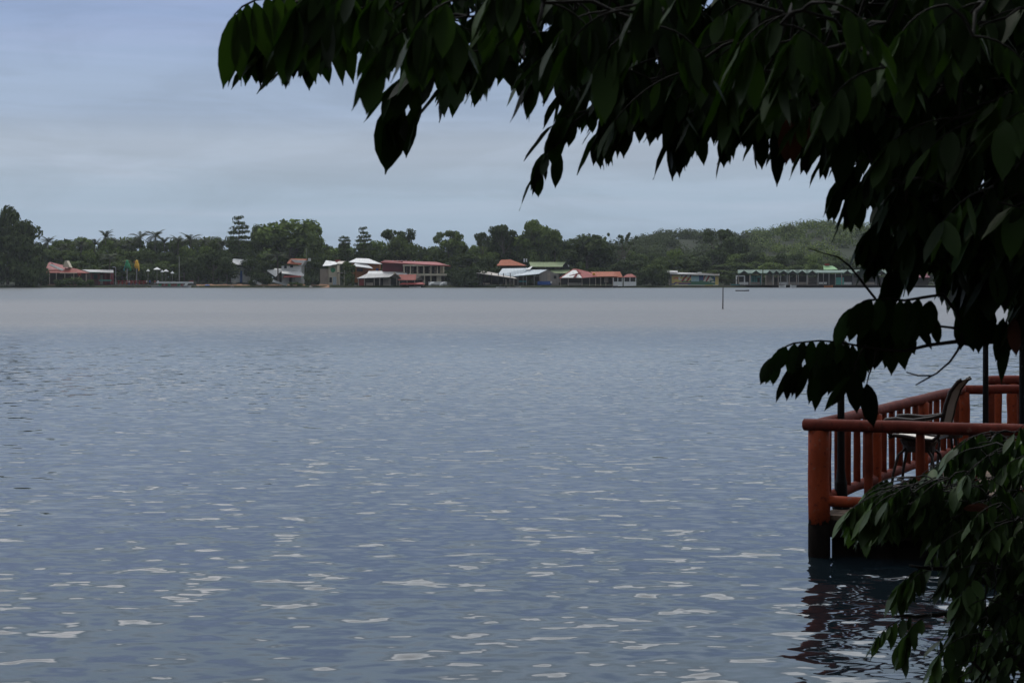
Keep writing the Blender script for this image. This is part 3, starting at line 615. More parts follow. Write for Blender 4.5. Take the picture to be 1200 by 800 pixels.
# white fragments house behind trees
b = Bld('cottage', 'small white cottage glimpsed between trunks beside the layered tree', 'building', 285, 536); lm(285, 'white cottage')
b.box('wall', 'white', 271, 292, 313, 331, 0, 6); b.roof('whitemetal', [(268, 308, -2), (298, 313, -2), (290, 304.5, 4), (274, 303, 4)]); b.box('window', 'dark', 276, 279, 316, 320, -.1, .1); b.box('window', 'dark', 286, 289, 316, 320, -.1, .1); b.box('door', 'blue', 281, 284, 317, 331, -.1, .1)
# white house with ochre roof
b = Bld('house', 'white two storey house with ochre gabled roof and red porch awning', 'house', 342, 529); lm(340, 'ochre roofed house')
b.box('wall', 'white', 330, 353, 311.5, 333, 0, 8); b.prism('gable', 'white', [(352, 312), (353.5, 312), (358, 305), (340, 304)], 0, 7)
b.roof('orange_roof', [(336, 308.5, -1), (352, 309.5, -1), (360, 303.5, 4), (341, 303, 4)], .25, 'ochre roof', 'roof')
b.roof('whitemetal', [(313, 317, -4), (323, 324, -4), (332, 315, 1), (316, 314, 1)]); b.roof('whitemetal', [(330, 320, -3), (357, 323.5, -3), (352, 317, .5), (330, 316, .5)])
b.roof('red', [(332, 324.5, -4), (353, 324, -4), (347, 320.5, 0), (334, 320.5, 0)], .2, 'red porch awning', 'awning'); b.box('window', 'glass', 340, 343.5, 310, 313.5, -.1, .1); b.box('window', 'glass', 333, 336, 311, 314.5, -.1, .1); b.box('door', 'dark', 339, 342, 325, 333, -.1, .1)
b.box('pillar', 'white', 356.5, 359, 322, 331, -3, .6); b.posts([333, 345], 324.5, 332, 'polegrey', .1, -3.8); b.box('dish', 'white', 361, 364, 302.5, 306, 0, .4)
# cream narrow house
b = Bld('house', 'narrow cream house with green round sign and pale blue door', 'house', 388, 525); lm(390, 'cream house')
b.box('wall', 'beige', 375, 384.5, 315, 333.5, 1, 6); b.box('wall', 'cream', 385, 395, 310.5, 334, 0, 7); b.roof('whitemetal', [(378, 311.5, -1), (389, 311, -1), (393, 306.5, 4), (382, 305, 4)]); b.roof('whitemetal', [(388, 310.5, -1), (398, 309, -1), (396, 306, 3), (388, 306.5, 3)])
b.box('roof_cap', 'red', 393, 398, 304.5, 307, 2, 2, 'red roof cap'); b.box('door', 'bluemetal', 390, 394, 324.5, 333.5, -.1, .1); b.box('window', 'dark', 386, 389, 325, 331, -.1, .1)
q = MB(); a = at(390.2, 316.3, b.D - .15); q.tube([a, a + Vector((0, .1, 0))], .75, 14); q.build('sign_disc', M['green'], b.o, 'round green sign')
b.box('balcony', 'greywall', 395, 405, 319, 320.5, -1, 3); b.posts([398, 403.5], 309, 334, 'cream', .16, -.9, 'pillar'); b.roof('tanmetal', [(395, 309, -1.3), (406, 309, -1.3), (405, 306, 2), (396, 306, 2)])
# orange house
b = Bld('house', 'orange house under two stacked white sheet roofs', 'house', 428, 532); lm(430, 'orange house')
b.box('wall', 'orange', 412, 444, 307.5, 331, 0, 7); b.roof('whitemetal', [(408, 307, -1), (448, 309.3, -1), (432, 303, 3), (418, 302.5, 3)]); b.roof('whitemetal', [(414, 311.5, -3.5), (437, 314.3, -3.5), (430, 309.5, 0), (417, 307, 0)]); b.box('window', 'dark', 418, 425, 314.5, 318, -.1, .1); b.box('window', 'blue', 440.5, 443.5, 314.5, 317, -.1, .1); b.box('window', 'red', 428, 432, 308.5, 310.5, -.1, .1)
# maroon two storey
b = Bld('hotel', 'long two storey building with maroon end wall, red roof and cream balcony', 'building', 488, 527); lm(490, 'two storey building')
b.box('wall', 'maroon', 448, 472, 306.5, 318.5, 0, 9, 'plain maroon upper wall'); b.prism('gable', 'maroon', [(447, 306.5), (472, 307.5), (448, 305.5)], -.05, 2)
b.roof('red', [(446, 307, -1.5), (528, 311.3, -2.5), (512, 307, 4), (450, 305, 4)], .25); b.box('fascia', 'cream', 472, 526, 310.2, 311.8, -2, .2)
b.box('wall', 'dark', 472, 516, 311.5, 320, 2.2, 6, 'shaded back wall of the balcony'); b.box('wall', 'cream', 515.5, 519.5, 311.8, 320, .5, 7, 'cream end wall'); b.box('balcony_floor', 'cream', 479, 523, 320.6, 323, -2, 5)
b.box('balcony_rail', 'darkwood', 473, 516, 317.3, 318, -1.6, .1); b.posts([473.5, 481, 489, 496.5, 505, 512.5], 311.5, 320.6, 'cream', .18, -1.6, 'pillar')
for k in range(6): b.box('door', 'beige', 476 + k * 6.6, 478.2 + k * 6.6, 313, 320, 2.1, .1)
b.box('wall', 'darkwood', 480, 520, 323, 334, 2.5, 5, 'dark ground floor wall'); b.box('pillar', 'cream', 511.5, 517, 323, 333, -.8, 1, 'broad cream pillar'); b.posts([497.5, 505], 323, 334, 'cream', .18, -1.5, 'pillar'); b.box('railing', 'white', 502, 524, 330, 333.6, -2.2, .12)
for k in range(5): b.box('roof_vent', 'greymetal', 459.5 + k * 5.2, 461.3 + k * 5.2, 304.6, 305.8, 3.2, .5)
b.roof('whitemetal', [(430, 321, -3), (470, 321, -3), (462, 317.5, 1), (432, 317.5, 1)]); b.roof('whitemetal', [(462, 321.3, -3.2), (478, 321.5, -3.2), (474, 318.5, 1), (464, 318, 1)])
b.prism('gable', 'cream', [(459.5, 321.5), (462, 319), (470, 325), (466, 325)], -3.6, .4, 'cream bargeboard')
b = Bld('shelter', 'long grey roofed open shelter on posts in front of the orange house', 'shelter', 440, 520.5); lm(441, 'grey shelter')
b.roof('greymetal', [(418, 326, -2), (456, 324.5, -2), (464, 320.8, 3), (430, 320.6, 3)]); b.box('wall', 'darkwood', 420, 466, 326, 334.5, 3, 2); b.posts([420, 427, 438.5, 445, 456, 465], 325.5, 336.8, 'beige', .13, -1.6); b.box('deck', 'darkwood', 417, 468, 334.8, 336, -2, 6); b.box('panel', 'red', 421, 427.5, 326.5, 335, -1.4, .1, 'red end panel'); b.box('counter', 'beige', 429, 437, 331.3, 334.8, -1, .4)
b.prism('gable', 'darkwood', [(456, 325), (463, 320.5), (470, 325.5)], -1.9, 4); b.box('panel', 'beige', 449, 458, 326, 334.8, .5, .2)
b = Bld('pavilion', 'open pavilion with a small red hipped roof at the water', 'shelter', 480, 520.5); lm(480, 'red hipped pavilion')
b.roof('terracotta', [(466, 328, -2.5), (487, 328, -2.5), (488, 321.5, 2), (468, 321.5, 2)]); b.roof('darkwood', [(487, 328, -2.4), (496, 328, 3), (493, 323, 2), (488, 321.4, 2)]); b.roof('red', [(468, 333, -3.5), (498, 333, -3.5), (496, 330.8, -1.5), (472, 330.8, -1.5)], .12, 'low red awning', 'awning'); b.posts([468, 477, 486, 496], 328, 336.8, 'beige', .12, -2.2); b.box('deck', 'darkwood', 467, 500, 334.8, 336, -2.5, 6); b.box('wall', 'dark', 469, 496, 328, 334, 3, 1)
for k, (px, lab) in enumerate(((506, 'white dinghy on its side leaning under the balcony pillars'), (519, 'white upturned dinghy on the quay end of the two storey building'))):
    r = thing('dinghy', lab, 'boat', (xat(px, 519), 519, gz(px, 519))); q = MB(); a = at(px, 333.6, 519); q.tube([a + Vector((-.9, 0, -.4)), a + Vector((-.4, 0, .1)), a + Vector((.3, 0, .5)), a + Vector((.9, .2, .7))], [.2, .42, .38, .05], 8); q.build('hull', M['white'], r, smooth=True); q = MB(); q.tube([a + Vector((-.5, -.3, -.5)), a + Vector((.2, -.5, .8))], .05, 6); q.build('oar', M['white'], r)
q = MB(); q.box(at(418, 334.6, 518.6), at(735, 337.0, 518.6) + Vector((0, 1.2, 0))); tag(q.build('quay_wall', M['wetpile']), 'dark low quay under the shelters and pavilions', 'wall')
# tan landing roof
b = Bld('shelter', 'open landing under a long sloping tan sheet roof', 'shelter', 580, 521); lm(578, 'tan landing')
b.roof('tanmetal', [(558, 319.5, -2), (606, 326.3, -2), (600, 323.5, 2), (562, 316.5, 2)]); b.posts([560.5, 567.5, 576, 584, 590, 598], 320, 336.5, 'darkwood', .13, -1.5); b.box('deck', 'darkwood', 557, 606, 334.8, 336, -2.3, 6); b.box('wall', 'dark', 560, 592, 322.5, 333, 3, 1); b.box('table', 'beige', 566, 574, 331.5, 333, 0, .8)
for x in (592, 597, 601): b.box('panel', 'beige', x, x + 2, 327, 334, .3, .3)
b = Bld('house', 'house with a small bright orange hipped roof behind the tan landing', 'house', 600, 536); lm(600, 'bright orange roof')
b.roof('orange_roof', [(582, 311, -2), (617, 311, -2), (598, 304, 3), (587, 304.5, 3)]); b.box('wall', 'darkwood', 586, 616, 311.2, 331, 0, 6); b.box('window', 'dark', 592, 596, 313, 316, -.1, .1); b.box('window', 'dark', 604, 608, 313, 316, -.1, .1); b.box('door', 'bluemetal', 587.5, 590, 315, 331, -.1, .1)
b = Bld('boat_shed', 'wide shed with pale blue metal roof and grey plank gable', 'building', 625, 524); lm(625, 'blue roofed shed')
b.roof('bluemetal', [(583, 322, -2.5), (607, 324, -2.5), (621, 314, 2), (589, 314.5, 2)]); b.roof('bluemetal', [(601, 323.5, -3), (631, 320.8, -3), (641, 316, 2), (614, 316, 2)]); b.roof('whitemetal', [(616, 315.8, 1), (621, 315.5, 1), (624, 312, 3), (622, 312, 3)])
b.prism('wall', 'greywall', [(633, 334.5), (633, 320), (641, 316.5), (655, 321.5), (655, 334.5)], -1, 6, 'grey plank gable wall'); b.box('wall', 'darkwood', 603, 632, 324, 334.5, 1, 5); b.box('tarp', 'blue', 630, 646, 329.5, 333.6, -1.4, .12, 'blue tarpaulin'); b.box('door', 'beige', 641.5, 645, 320, 329, -1.1, .1)
b.posts([607, 613, 617, 626], 323.5, 336, 'polegrey', .1, -2.6); b.box('window', 'dark', 649, 652, 323, 326.5, -1.1, .1); b.box('counter', 'white', 645, 647, 329.5, 332, -1.7, .3); b.box('screen', 'teal', 608, 617, 329, 330.5, -2, .1)
b = Bld('building', 'long building with olive green roof and gabled end behind the blue shed', 'building', 645, 536); lm(648, 'olive roofed building')
b.roof('olivroof', [(622, 312.4, -2), (659, 312.4, -2), (663, 307, 3), (620, 307, 3)]); b.box('wall', 'greywall', 624, 658, 312.5, 331, 0, 7); b.prism('gable', 'dark', [(656, 315), (663, 307.4), (668, 315)], -1, 5); b.box('wall', 'white', 657, 667, 310.5, 331, .8, 6, 'white end wall'); b.box('window', 'glass', 658, 660, 311, 314.5, .7, .1); b.box('window', 'glass', 662.5, 664.5, 311, 314.5, .7, .1); b.box('window', 'dark', 640, 650, 313.3, 315, -.1, .1)
b.roof('olivroof', [(645, 319.8, -4), (668, 320, -4), (668, 315.2, 0), (645, 315.2, 0)]); b.box('chimney', 'white', 613.5, 615.2, 303, 307, 2, .4); b.box('chimney', 'white', 616.3, 617.8, 303, 307, 2, .4)
b = Bld('restaurant', 'waterside hall with hipped red roof painted with a broad white patch', 'building', 690, 521); lm(680, 'white patched roof')
b.roof('terracotta', [(655, 325.8, -3), (684, 325.8, -3), (676, 315, 3), (672, 314.6, 3)]); b.roof('whitemetal', [(658, 325.2, -3.1), (682, 325.2, -3.1), (675, 316.6, 1.9), (671, 316.6, 1.9)], .12, 'white painted roof patch', 'roof_patch')
b.roof('red', [(667, 322.8, -3.25), (671, 322.2, -3.25), (681, 320.2, -1), (680, 319.2, -1)], .15, 'red stroke on the roof', 'roof_patch'); b.roof('red', [(672, 324.8, -3.3), (675, 324.6, -3.3), (677, 321, -1.5), (675, 321, -1.5)], .15, 'second red stroke on the roof', 'roof_patch')
b.roof('red', [(683, 325.3, -2.9), (700, 324, -2.9), (690, 318.5, 2.5), (676, 315, 2.6)]); b.roof('orange_roof', [(697, 324, -2.6), (723, 323.6, -2.6), (727, 318.2, 2.5), (692, 318.4, 2.5)]); b.box('roof_lantern', 'yellow', 694.5, 697.5, 320, 322, -1.5, .6, 'yellow roof box')
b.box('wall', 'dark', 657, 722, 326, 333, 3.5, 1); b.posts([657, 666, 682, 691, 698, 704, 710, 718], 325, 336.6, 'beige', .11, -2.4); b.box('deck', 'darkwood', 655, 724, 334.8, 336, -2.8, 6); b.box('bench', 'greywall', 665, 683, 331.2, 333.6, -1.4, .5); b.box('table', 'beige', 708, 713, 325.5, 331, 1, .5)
for px0, px1, lab, rt in ((718.5, 729.5, 'small white balustraded pavilion joined to the red roofed hall', 'orange_roof'), (731, 745.5, 'last small white balustraded pavilion before the mangrove', 'terracotta')):
    b = Bld('pavilion', lab, 'shelter', (px0 + px1) / 2, 520.5, 'white balustraded pavilions'); lm((px0 + px1) / 2, 'first white pavilion' if px0 < 730 else 'last white pavilion')
    m_ = (px0 + px1) / 2
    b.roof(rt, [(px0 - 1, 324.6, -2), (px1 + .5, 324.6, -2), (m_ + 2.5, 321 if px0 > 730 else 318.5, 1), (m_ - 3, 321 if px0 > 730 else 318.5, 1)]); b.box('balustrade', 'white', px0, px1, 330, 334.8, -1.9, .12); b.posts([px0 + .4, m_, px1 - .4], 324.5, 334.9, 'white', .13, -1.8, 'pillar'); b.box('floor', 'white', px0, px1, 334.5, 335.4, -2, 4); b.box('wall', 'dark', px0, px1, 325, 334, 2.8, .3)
# mural building
b = Bld('mural_building', 'long low building with a bright multicoloured painted front wall', 'building', 815, 522); lm(815, 'painted wall')
b.box('wall', 'greywall', 786, 842.5, 320.6, 335, 0, 6); b.roof('greymetal', [(785, 320.6, -1), (843, 322.4, -1), (843, 320.8, 4), (785, 318.8, 4)], .2); b.roof('greymetal', [(782, 318.8, 0), (794, 319.4, 0), (794, 317.2, 3), (782, 317, 3)]); b.box('water_tank', 'white', 818, 822, 319, 321, 1, 1)
mb = MB(); NX, NZ = 84, 20; base = at(787.2, 335, 521.85); top = at(842, 321.8, 521.85)
for j in range(NZ + 1):
    for i in range(NX + 1): mb.v.append((base.x + (top.x - base.x) * i / NX, base.y, base.z + (top.z - base.z) * j / NZ))
for j in range(NZ):
    for i in range(NX): mb.f.append((j * (NX + 1) + i, j * (NX + 1) + i + 1, (j + 1) * (NX + 1) + i + 1, (j + 1) * (NX + 1) + i))
def mural_col(u, v):
    Y, W, G, B_, Rd, O, LB = (.62, .5, .16), (.62, .6, .5), (.07, .19, .11), (.03, .07, .22), (.32, .05, .05), (.6, .22, .12), (.33, .5, .52)
    nz = noise.noise(Vector((u * 9, v * 5, 2)))
    if v < .1: return W if nz > -.1 else Y
    if abs((u - .27)) < .13 and .14 < v < .32: return B_ if v < .23 else O
    if .2 < u < .42 and .4 < v < .95 and math.sin((u * 60 - v * 12)) > .2: return Rd
    if .68 < u < .82 and .42 < v < .98: return Rd if math.sin((u * 1.0 - v * .12) * 75) > .1 else W
    if .42 < u < .58 and .4 < v < .9 and nz > -.35: return LB
    if .56 < u < .7 and .5 < v < .95: return B_
    if u > .93: return Y
    if u > .8 and .3 < v < .9: return W if nz > .1 else (G if nz > -.2 else B_)
    if u < .14: return Y if nz > -.15 else (B_ if v < .3 else O)
    if v < .5: return G if u > .38 else (Y if nz > 0 else G)
    return Y if nz > .05 else W
me = mb.m = [0] * len(mb.f); ob = mb.build('mural', M['white'], b.o, 'multicoloured painted front')
ca = ob.data.color_attributes.new('paint', 'FLOAT_COLOR', 'CORNER'); k = 0
for j in range(NZ):
    for i in range(NX):
        c = mural_col((i + .5) / NX, (j + .5) / NZ)
        for _ in range(4): ca.data[k].color = (*c, 1); k += 1
mm = bpy.data.materials.new('mural_paint'); mm.use_nodes = True; q = mm.node_tree.nodes.new('ShaderNodeVertexColor'); q.layer_name = 'paint'; mm.node_tree.links.new(q.outputs[0], mm.node_tree.nodes['Principled BSDF'].inputs[0]); mm.node_tree.nodes['Principled BSDF'].inputs['Roughness'].default_value = .7; ob.data.materials[0] = mm
b = Bld('jetty', 'low dark plank jetty between the painted wall and the kiosk', 'jetty', 855, 521); b.box('deck', 'darkwood', 843, 868, 334, 335.2, -2, 4); b.posts([845, 851, 858, 864], 334, 337, 'wetpile', .12, -1.8, 'pile'); b.box('rail', 'darkwood', 845, 866, 328, 328.8, 1.8, .1); b.box('side_table', 'teal', 857, 867, 333, 334, -1.9, .5)
# kiosks
b = Bld('kiosk', 'open white framed kiosk beside the turquoise one', 'kiosk', 868, 524); lm(868, 'white kiosk'); b.box('wall', 'dark', 864, 872, 324, 334.5, 1.5, 3); b.posts([863, 872.5], 323.6, 335, 'white', .2, -.5, 'pillar'); b.box('lintel', 'white', 862.5, 873, 322.6, 324, -.7, .4)
b = Bld('kiosk', 'turquoise walled kiosk under the green roofs', 'kiosk', 886, 524.3); lm(887, 'turquoise kiosk'); b.box('wall', 'turq', 879.5, 892, 323, 334.6, 1, 3); b.posts([879.5, 885.5, 891.5], 323, 335, 'teal', .14, .7, 'pillar'); b.box('door', 'dark', 887.5, 890.5, 325.5, 334.6, .9, .1); b.box('window', 'teal', 881, 884, 325.5, 330, .9, .1)
# green gabled shelters
ords = ['first', 'second', 'third', 'fourth', 'fifth', 'sixth', 'seventh', 'eighth', 'ninth', 'tenth', 'eleventh', 'twelfth', 'thirteenth']
peaks = [872, 886, 902, 910, 918.5, 929, 940, 952, 993, 1006, 1020, 1033, 1046]
lm(930, 'green shelters'); lm(1010, 'far green shelters')
for k, px in enumerate(peaks):
    D = 524.5; hw = 7 if k not in (2, 3) else 5
    b = Bld('dock_shelter', f'{ords[k]} green gabled dock shelter of the row, counted from the mural wall', 'shelter', px, D, 'green gabled dock shelters')
    for sg in (-1, 1): b.roof('greenroof', [(px, 316.8, -2.2), (px + sg * hw, 321.6, -2.2), (px + sg * hw, 321.6, 4), (px, 316.8, 4)][::sg], .22)
    b.prism('gable', 'darkwood', [(px - hw * .75, 321.3), (px, 317.6), (px + hw * .75, 321.3)], -1.6, .3)
    b.roof('greenroof', [(px - 7.4, 320, 4.2), (px + 7.4, 320, 4.2), (px + 7.4, 316.2, 9), (px - 7.4, 316.2, 9)], .2)
    b.posts([px - hw + .5, px + hw - .5], 321.5, 336, 'polegrey' if k % 2 else 'beige', .13, -2, 'post'); b.posts([px - hw + .5, px + hw - .5], 321.5, 335, 'polegrey', .12, 3.5, 'post')
    b.box('deck', 'darkwood', px - hw, px + hw, 333.9, 335, -2.2, 6.5); b.box('counter' if k % 3 else 'bench', ['white', 'greywall', 'beige', 'darkwood'][k % 4], px - hw + 1.5, px + hw - 2, 330.5, 333.6, .3, .5)
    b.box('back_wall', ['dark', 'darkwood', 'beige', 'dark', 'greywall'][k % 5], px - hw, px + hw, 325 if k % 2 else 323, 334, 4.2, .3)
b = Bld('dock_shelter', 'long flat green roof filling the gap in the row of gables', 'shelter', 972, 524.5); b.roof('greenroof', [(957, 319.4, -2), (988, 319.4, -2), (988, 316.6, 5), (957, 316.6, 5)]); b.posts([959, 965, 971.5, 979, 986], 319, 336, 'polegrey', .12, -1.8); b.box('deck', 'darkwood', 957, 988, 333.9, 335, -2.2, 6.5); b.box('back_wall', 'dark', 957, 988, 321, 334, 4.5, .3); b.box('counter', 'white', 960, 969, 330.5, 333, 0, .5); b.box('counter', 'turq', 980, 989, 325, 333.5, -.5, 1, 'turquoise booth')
b = Bld('house', 'building with a bright light green roof behind the flat green roof', 'house', 973, 545); lm(973, 'light green roof'); b.roof('limeroof', [(965, 316, -2), (982, 315.5, -2), (976, 311.5, 3), (965, 311, 3)]); b.box('wall', 'darkwood', 966, 980, 315.8, 331, 0, 5); b.box('window', 'dark', 969, 972, 317, 319, -.1, .1); b.box('roof_cap', 'red', 967, 972, 309, 311, 2, 1)
b = Bld('house', 'plain white block house behind the last green shelters', 'house', 1026, 540); lm(1027, 'white block house'); b.box('wall', 'white', 1020, 1032, 309.5, 331, 0, 6); b.roof('whitemetal', [(1019, 310, -1), (1033, 310, -1), (1031, 307.5, 4), (1022, 307.5, 4)]); b.box('window', 'dark', 1023, 1025, 311.5, 313.5, -.1, .1); b.box('window', 'dark', 1028, 1030, 311.5, 313.5, -.1, .1)
b = Bld('house', 'reddish brown waterfront house glimpsed beneath the hanging leaves', 'house', 1068, 526); lm(1068, 'reddish house'); b.roof('maroon', [(1052, 325, -2), (1090, 325, -2), (1086, 320, 3), (1056, 320, 3)]); b.box('wall', 'darkwood', 1054, 1088, 325, 335, 0, 6); b.box('window', 'dark', 1060, 1064, 327, 331, -.1, .1); b.box('door', 'dark', 1070, 1073, 327, 335, -.1, .1)
q = MB(); q.box(at(842, 334.6, 521), at(1130, 336.6, 521) + Vector((0, 1, 0))); tag(q.build('quay_wall', M['wetpile']), 'dark low quay edge under the green gabled shelters', 'wall')

# tree labels: row + nearest landmark + place in that row
rowtxt = {'skyline': 'tree of the skyline row', 'middle': 'mid height tree', 'low': 'low dark tree', 'palm': 'coconut palm', 'front': 'waterside tree or bush'}
grp = {}
for r, px, row, kind, lab in TREES:
    if lab: r['label'] = lab; r['group'] = 'tree crowns of the far shore'; continue
    nm = min(LAND, key=lambda a: abs(a[0] - px))[1]
    grp.setdefault((row, kind if row != 'palm' else 'palm', nm), []).append((px, r))
kindtxt = {'broad': 'rounded', 'umbrella': 'flat topped', 'shrub': 'bushy', 'palm': '', 'tier': 'layered', 'sparse': 'open'}
for (row, kind, nm), lst in grp.items():
    lst.sort(key=lambda a: a[0])
    for k, (px, r) in enumerate(lst):
        pos = '' if len(lst) == 1 else f', {ords[k]} of {len(lst)} from the left'
        base = {'skyline': f'{kindtxt[kind]} skyline tree', 'middle': f'{kindtxt[kind]} mid height tree', 'low': f'{kindtxt[kind]} low dark tree', 'palm': 'coconut palm', 'front': f'{kindtxt[kind]} waterside growth' if kind == 'shrub' else 'rounded waterside tree'}[row]
        prep = 'by' if row == 'front' else 'over'
        r['label'] = f'{base} {prep} the {nm}{pos}'
        r['group'] = {'palm': 'coconut palms of the far shore', 'front': 'bushes and trees at the far waterline'}.get(row, 'tree crowns of the far shore')

# ------------------------------------------------------------------ red deck
P0 = Vector((3.40, 19.0, 0)); P1 = Vector((6.60, 25.0, 0)); PR = Vector((9.4, 17.0, 0)); PB = Vector((12.5, 25.0, 0)); ZD = .46; ZR = 1.46; ZL = .62
dk = thing('deck', 'red railed wooden deck on dark posts standing in the water', 'deck', (7, 20, 0))
def leftx(y): return P0.x + (y - 19) / 6 * 3.2 if y >= 19 else P0.x + (19 - y) * 3.0
mb = MB(); y = 17.0; rr = random.Random(2)
while y < 24.95:
    y1 = y + .14; z = ZD + rr.uniform(-.004, .004); xa, xb = leftx(y) + .02, leftx(y1) + .02; xe = 12.5
    mb.add([(xa, y, z - .05), (xe, y, z - .05), (xe, y1, z - .05), (xb, y1, z - .05), (xa, y, z), (xe, y, z), (xe, y1, z), (xb, y1, z)], [(0, 3, 2, 1), (4, 5, 6, 7), (0, 1, 5, 4), (1, 2, 6, 5), (2, 3, 7, 6), (3, 0, 4, 7)])
    y += .15
mb.build('planks', M['deckwood'], dk)
def log(a, b, r, seed=0, n=14):
    a = Vector(a); b = Vector(b); q = MB(); k = max(4, int((b - a).length / .35)); rr = random.Random(seed); pts = []; rs = []
    for i in range(k + 1):
        t = i / k; j = Vector((rr.uniform(-1, 1), rr.uniform(-1, 1), rr.uniform(-1, 1))) * r * .07 * (0 < i < k)
        pts.append(a.lerp(b, t) + j); rs.append(r * (1 + rr.uniform(-.05, .05)))
    d = (b - a).normalized()
    pts = [pts[0] - d * r * .25] + pts + [pts[-1] + d * r * .25]; rs = [rs[0] * .62] + rs + [rs[-1] * .62]
    q.tube(pts, rs, n); return q
def V3(p, z): return Vector((p.x, p.y, z))
for a, b in ((P0, P1), (P0, PR), (P1, PB)):
    mb = MB(); A_ = V3(a, ZD - .14); B_ = V3(b, ZD - .14); d = (B_ - A_).normalized(); s_ = Vector((-d.y, d.x, 0)) * .04
    mb.hexa([A_ - s_ + Vector((0, 0, .085)), B_ - s_ + Vector((0, 0, .085)), B_ + s_ + Vector((0, 0, .085)), A_ + s_ + Vector((0, 0, .085)), .18]); mb.build('beam', M['wetpile'], dk)
sd_ = 0
def rail(a, b, ext0=.0, ext1=.0, z=ZR, r=.066, mt_='redrail'):
    global sd_; sd_ += 1; d = (b - a).normalized(); log(V3(a - d * ext0, z), V3(b + d * ext1, z), r, sd_, 16).build('handrail' if z > 1 else 'lower_rail', M[mt_], dk, smooth=True)
rail(P0, P1, .1, .05); rail(P0 + Vector((0, -.07, 0)), PR + Vector((0, -.07, 0)), .16, 0, ZR + .005, .069); rail(P1, PB, .08)
rail(P0, P1, 0, 0, ZL, .06); rail(P0, PR, 0, 0, ZL, .06, 'redpaint'); rail(P1, PB, 0, 0, ZL, .06, 'redpaint')
def post(p, r=.1, top=ZR - .05, big=False, m='redpaint'):
    global sd_; sd_ += 1; log((p.x, p.y, .42 - (.08 if big else 0)), (p.x, p.y, top), r, sd_, 16).build('post', M[m], dk, smooth=True)
    q = MB(); q.tube([(p.x, p.y, -1.0), (p.x, p.y, .36)], [r * .98, r * .98], 14); q.build('pile', M['wetpile'], dk, smooth=True)
post(P0 + Vector((.02, 0, 0)), .125, ZR - .06, True)
for t in (1 / 3, 2 / 3, 1): post(P0.lerp(P1, t), .085 if t < 1 else .1)
for t in (.42, .75, 1): post(P0.lerp(PR, t), .1, ZR - .05)
for t in (.4, .75, 1): post(P1.lerp(PB, t), .1)
for (a, b, ts, rr_) in ((P0, P1, [i / 18 for i in range(1, 18) if i % 6], .042), (P0, PR, [.088 * i for i in range(1, 12) if i not in (5, 9)], .05), (P1, PB, [i / 14 for i in range(1, 14) if i not in (5, 6, 10)], .045)):
    for t in ts:
        p = a.lerp(b, t)
        if a is P0 and b is PR and i and t < .09: pass
        if b is PR: p = p + Vector((0, -.02, 0))
        sd_ += 1; log((p.x, p.y, ZL - .02), (p.x, p.y, ZR - .03), rr_, sd_, 12).build('baluster', M['baluster'], dk, smooth=True)
for x, y in ((4.15, 18.95), (6, 19.2), (8, 19.4), (6, 21.5), (8, 21.5), (10, 21.5), (7.8, 23.6), (10, 23.6)):
    q = MB(); q.tube([(x, y, -1), (x, y, ZD - .06)], [.12, .12], 12); q.build('pile', M['wetpile'], dk, smooth=True)
mb = MB(); A_ = P0.lerp(PR, .03) + Vector((0, .12, 0)); B_ = PR + Vector((0, .12, 0)); mb.hexa([V3(A_, .3), V3(B_, .3), V3(B_ + Vector((0, .05, 0)), .3), V3(A_ + Vector((0, .05, 0)), .3), .75]); mb.build('skirt_board', M['wetpile'], dk, 'black tarred boards below the deck edge')  # near-black boards from the deck edge down into the water
# upper terrace behind
dk2 = thing('deck', 'second red railed platform just beyond the back corner of the deck', 'deck', (9, 28, 0))
mb = MB(); mb.box((7.7, 27, .36), (13, 31, .46)); mb.build('planks', M['deckwood'], dk2)
log((7.55, 27, ZR + .01), (13, 27, ZR + .01), .08, 91, 16).build('handrail', M['redrail'], dk2, smooth=True); log((7.7, 27, ZL), (13, 27, ZL), .06, 92).build('lower_rail', M['redpaint'], dk2, smooth=True)
for k, x in enumerate((7.68, 7.92, 9.3, 11, 12.8)): log((x, 27, .4), (x, 27, ZR - .05), .09 if k else .07, 93 + k).build('post', M['redpaint'], dk2, smooth=True); q = MB(); q.tube([(x, 27, -1), (x, 27, .36)], .09, 12); q.build('pile', M['wetpile'], dk2, smooth=True)
# garden lamps
def lamp(px, D, ztop, label, base=ZD):
    x = xat(px, D); r = thing('lamp_post', label, 'lamp post', (x, D, base), 'black lamp posts on the deck'); h = ztop - base
    q = MB(); q.lathe((x, D, base), [(.1, 0), (.1, .03), (.075, .06), (.07, .3), (.058, .34), (.05, .4), (.044, .45)], 14); q.build('base', M['black'], r, smooth=False)
    q = MB(); q.lathe((x, D, base), [(.044, .45), (.04, h - .5), (.06, h - .49), (.06, h - .465), (.04, h - .455), (.035, h - .4), (.07, h - .36), (.075, h - .345)], 12); q.build('shaft', M['black'], r, smooth=False)
    q = MB(); q.tube([(x, D, ztop - .344), (x, D, ztop - .14)], [.06, .085], 6); q.build('lantern', M['lampglass'], r)
    for k in range(6):
        a = k * math.pi / 3; q = MB(); q.tube([(x + .062 * math.cos(a), D + .062 * math.sin(a), ztop - .345), (x + .088 * math.cos(a), D + .088 * math.sin(a), ztop - .135)], .007, 4); q.build('lantern_bar', M['black'], r)
    q = MB(); q.lathe((x, D, ztop), [(.1, -.14), (.105, -.125), (.07, -.075), (.03, -.045), (.014, -.035), (.014, -.02), (.026, -.01), (.014, 0)], 12); q.build('cap', M['black'], r, smooth=False)
lamp(985.5, 19.5, 2.44, 'black lamp post inside the near corner of the red railing')
lamp(1155, 24.6, 2.75, 'black lamp post before the far red rail behind the chair')
lamp(1198, 22.6, 2.75, 'black lamp post nearest the raised red corner beyond the chair')
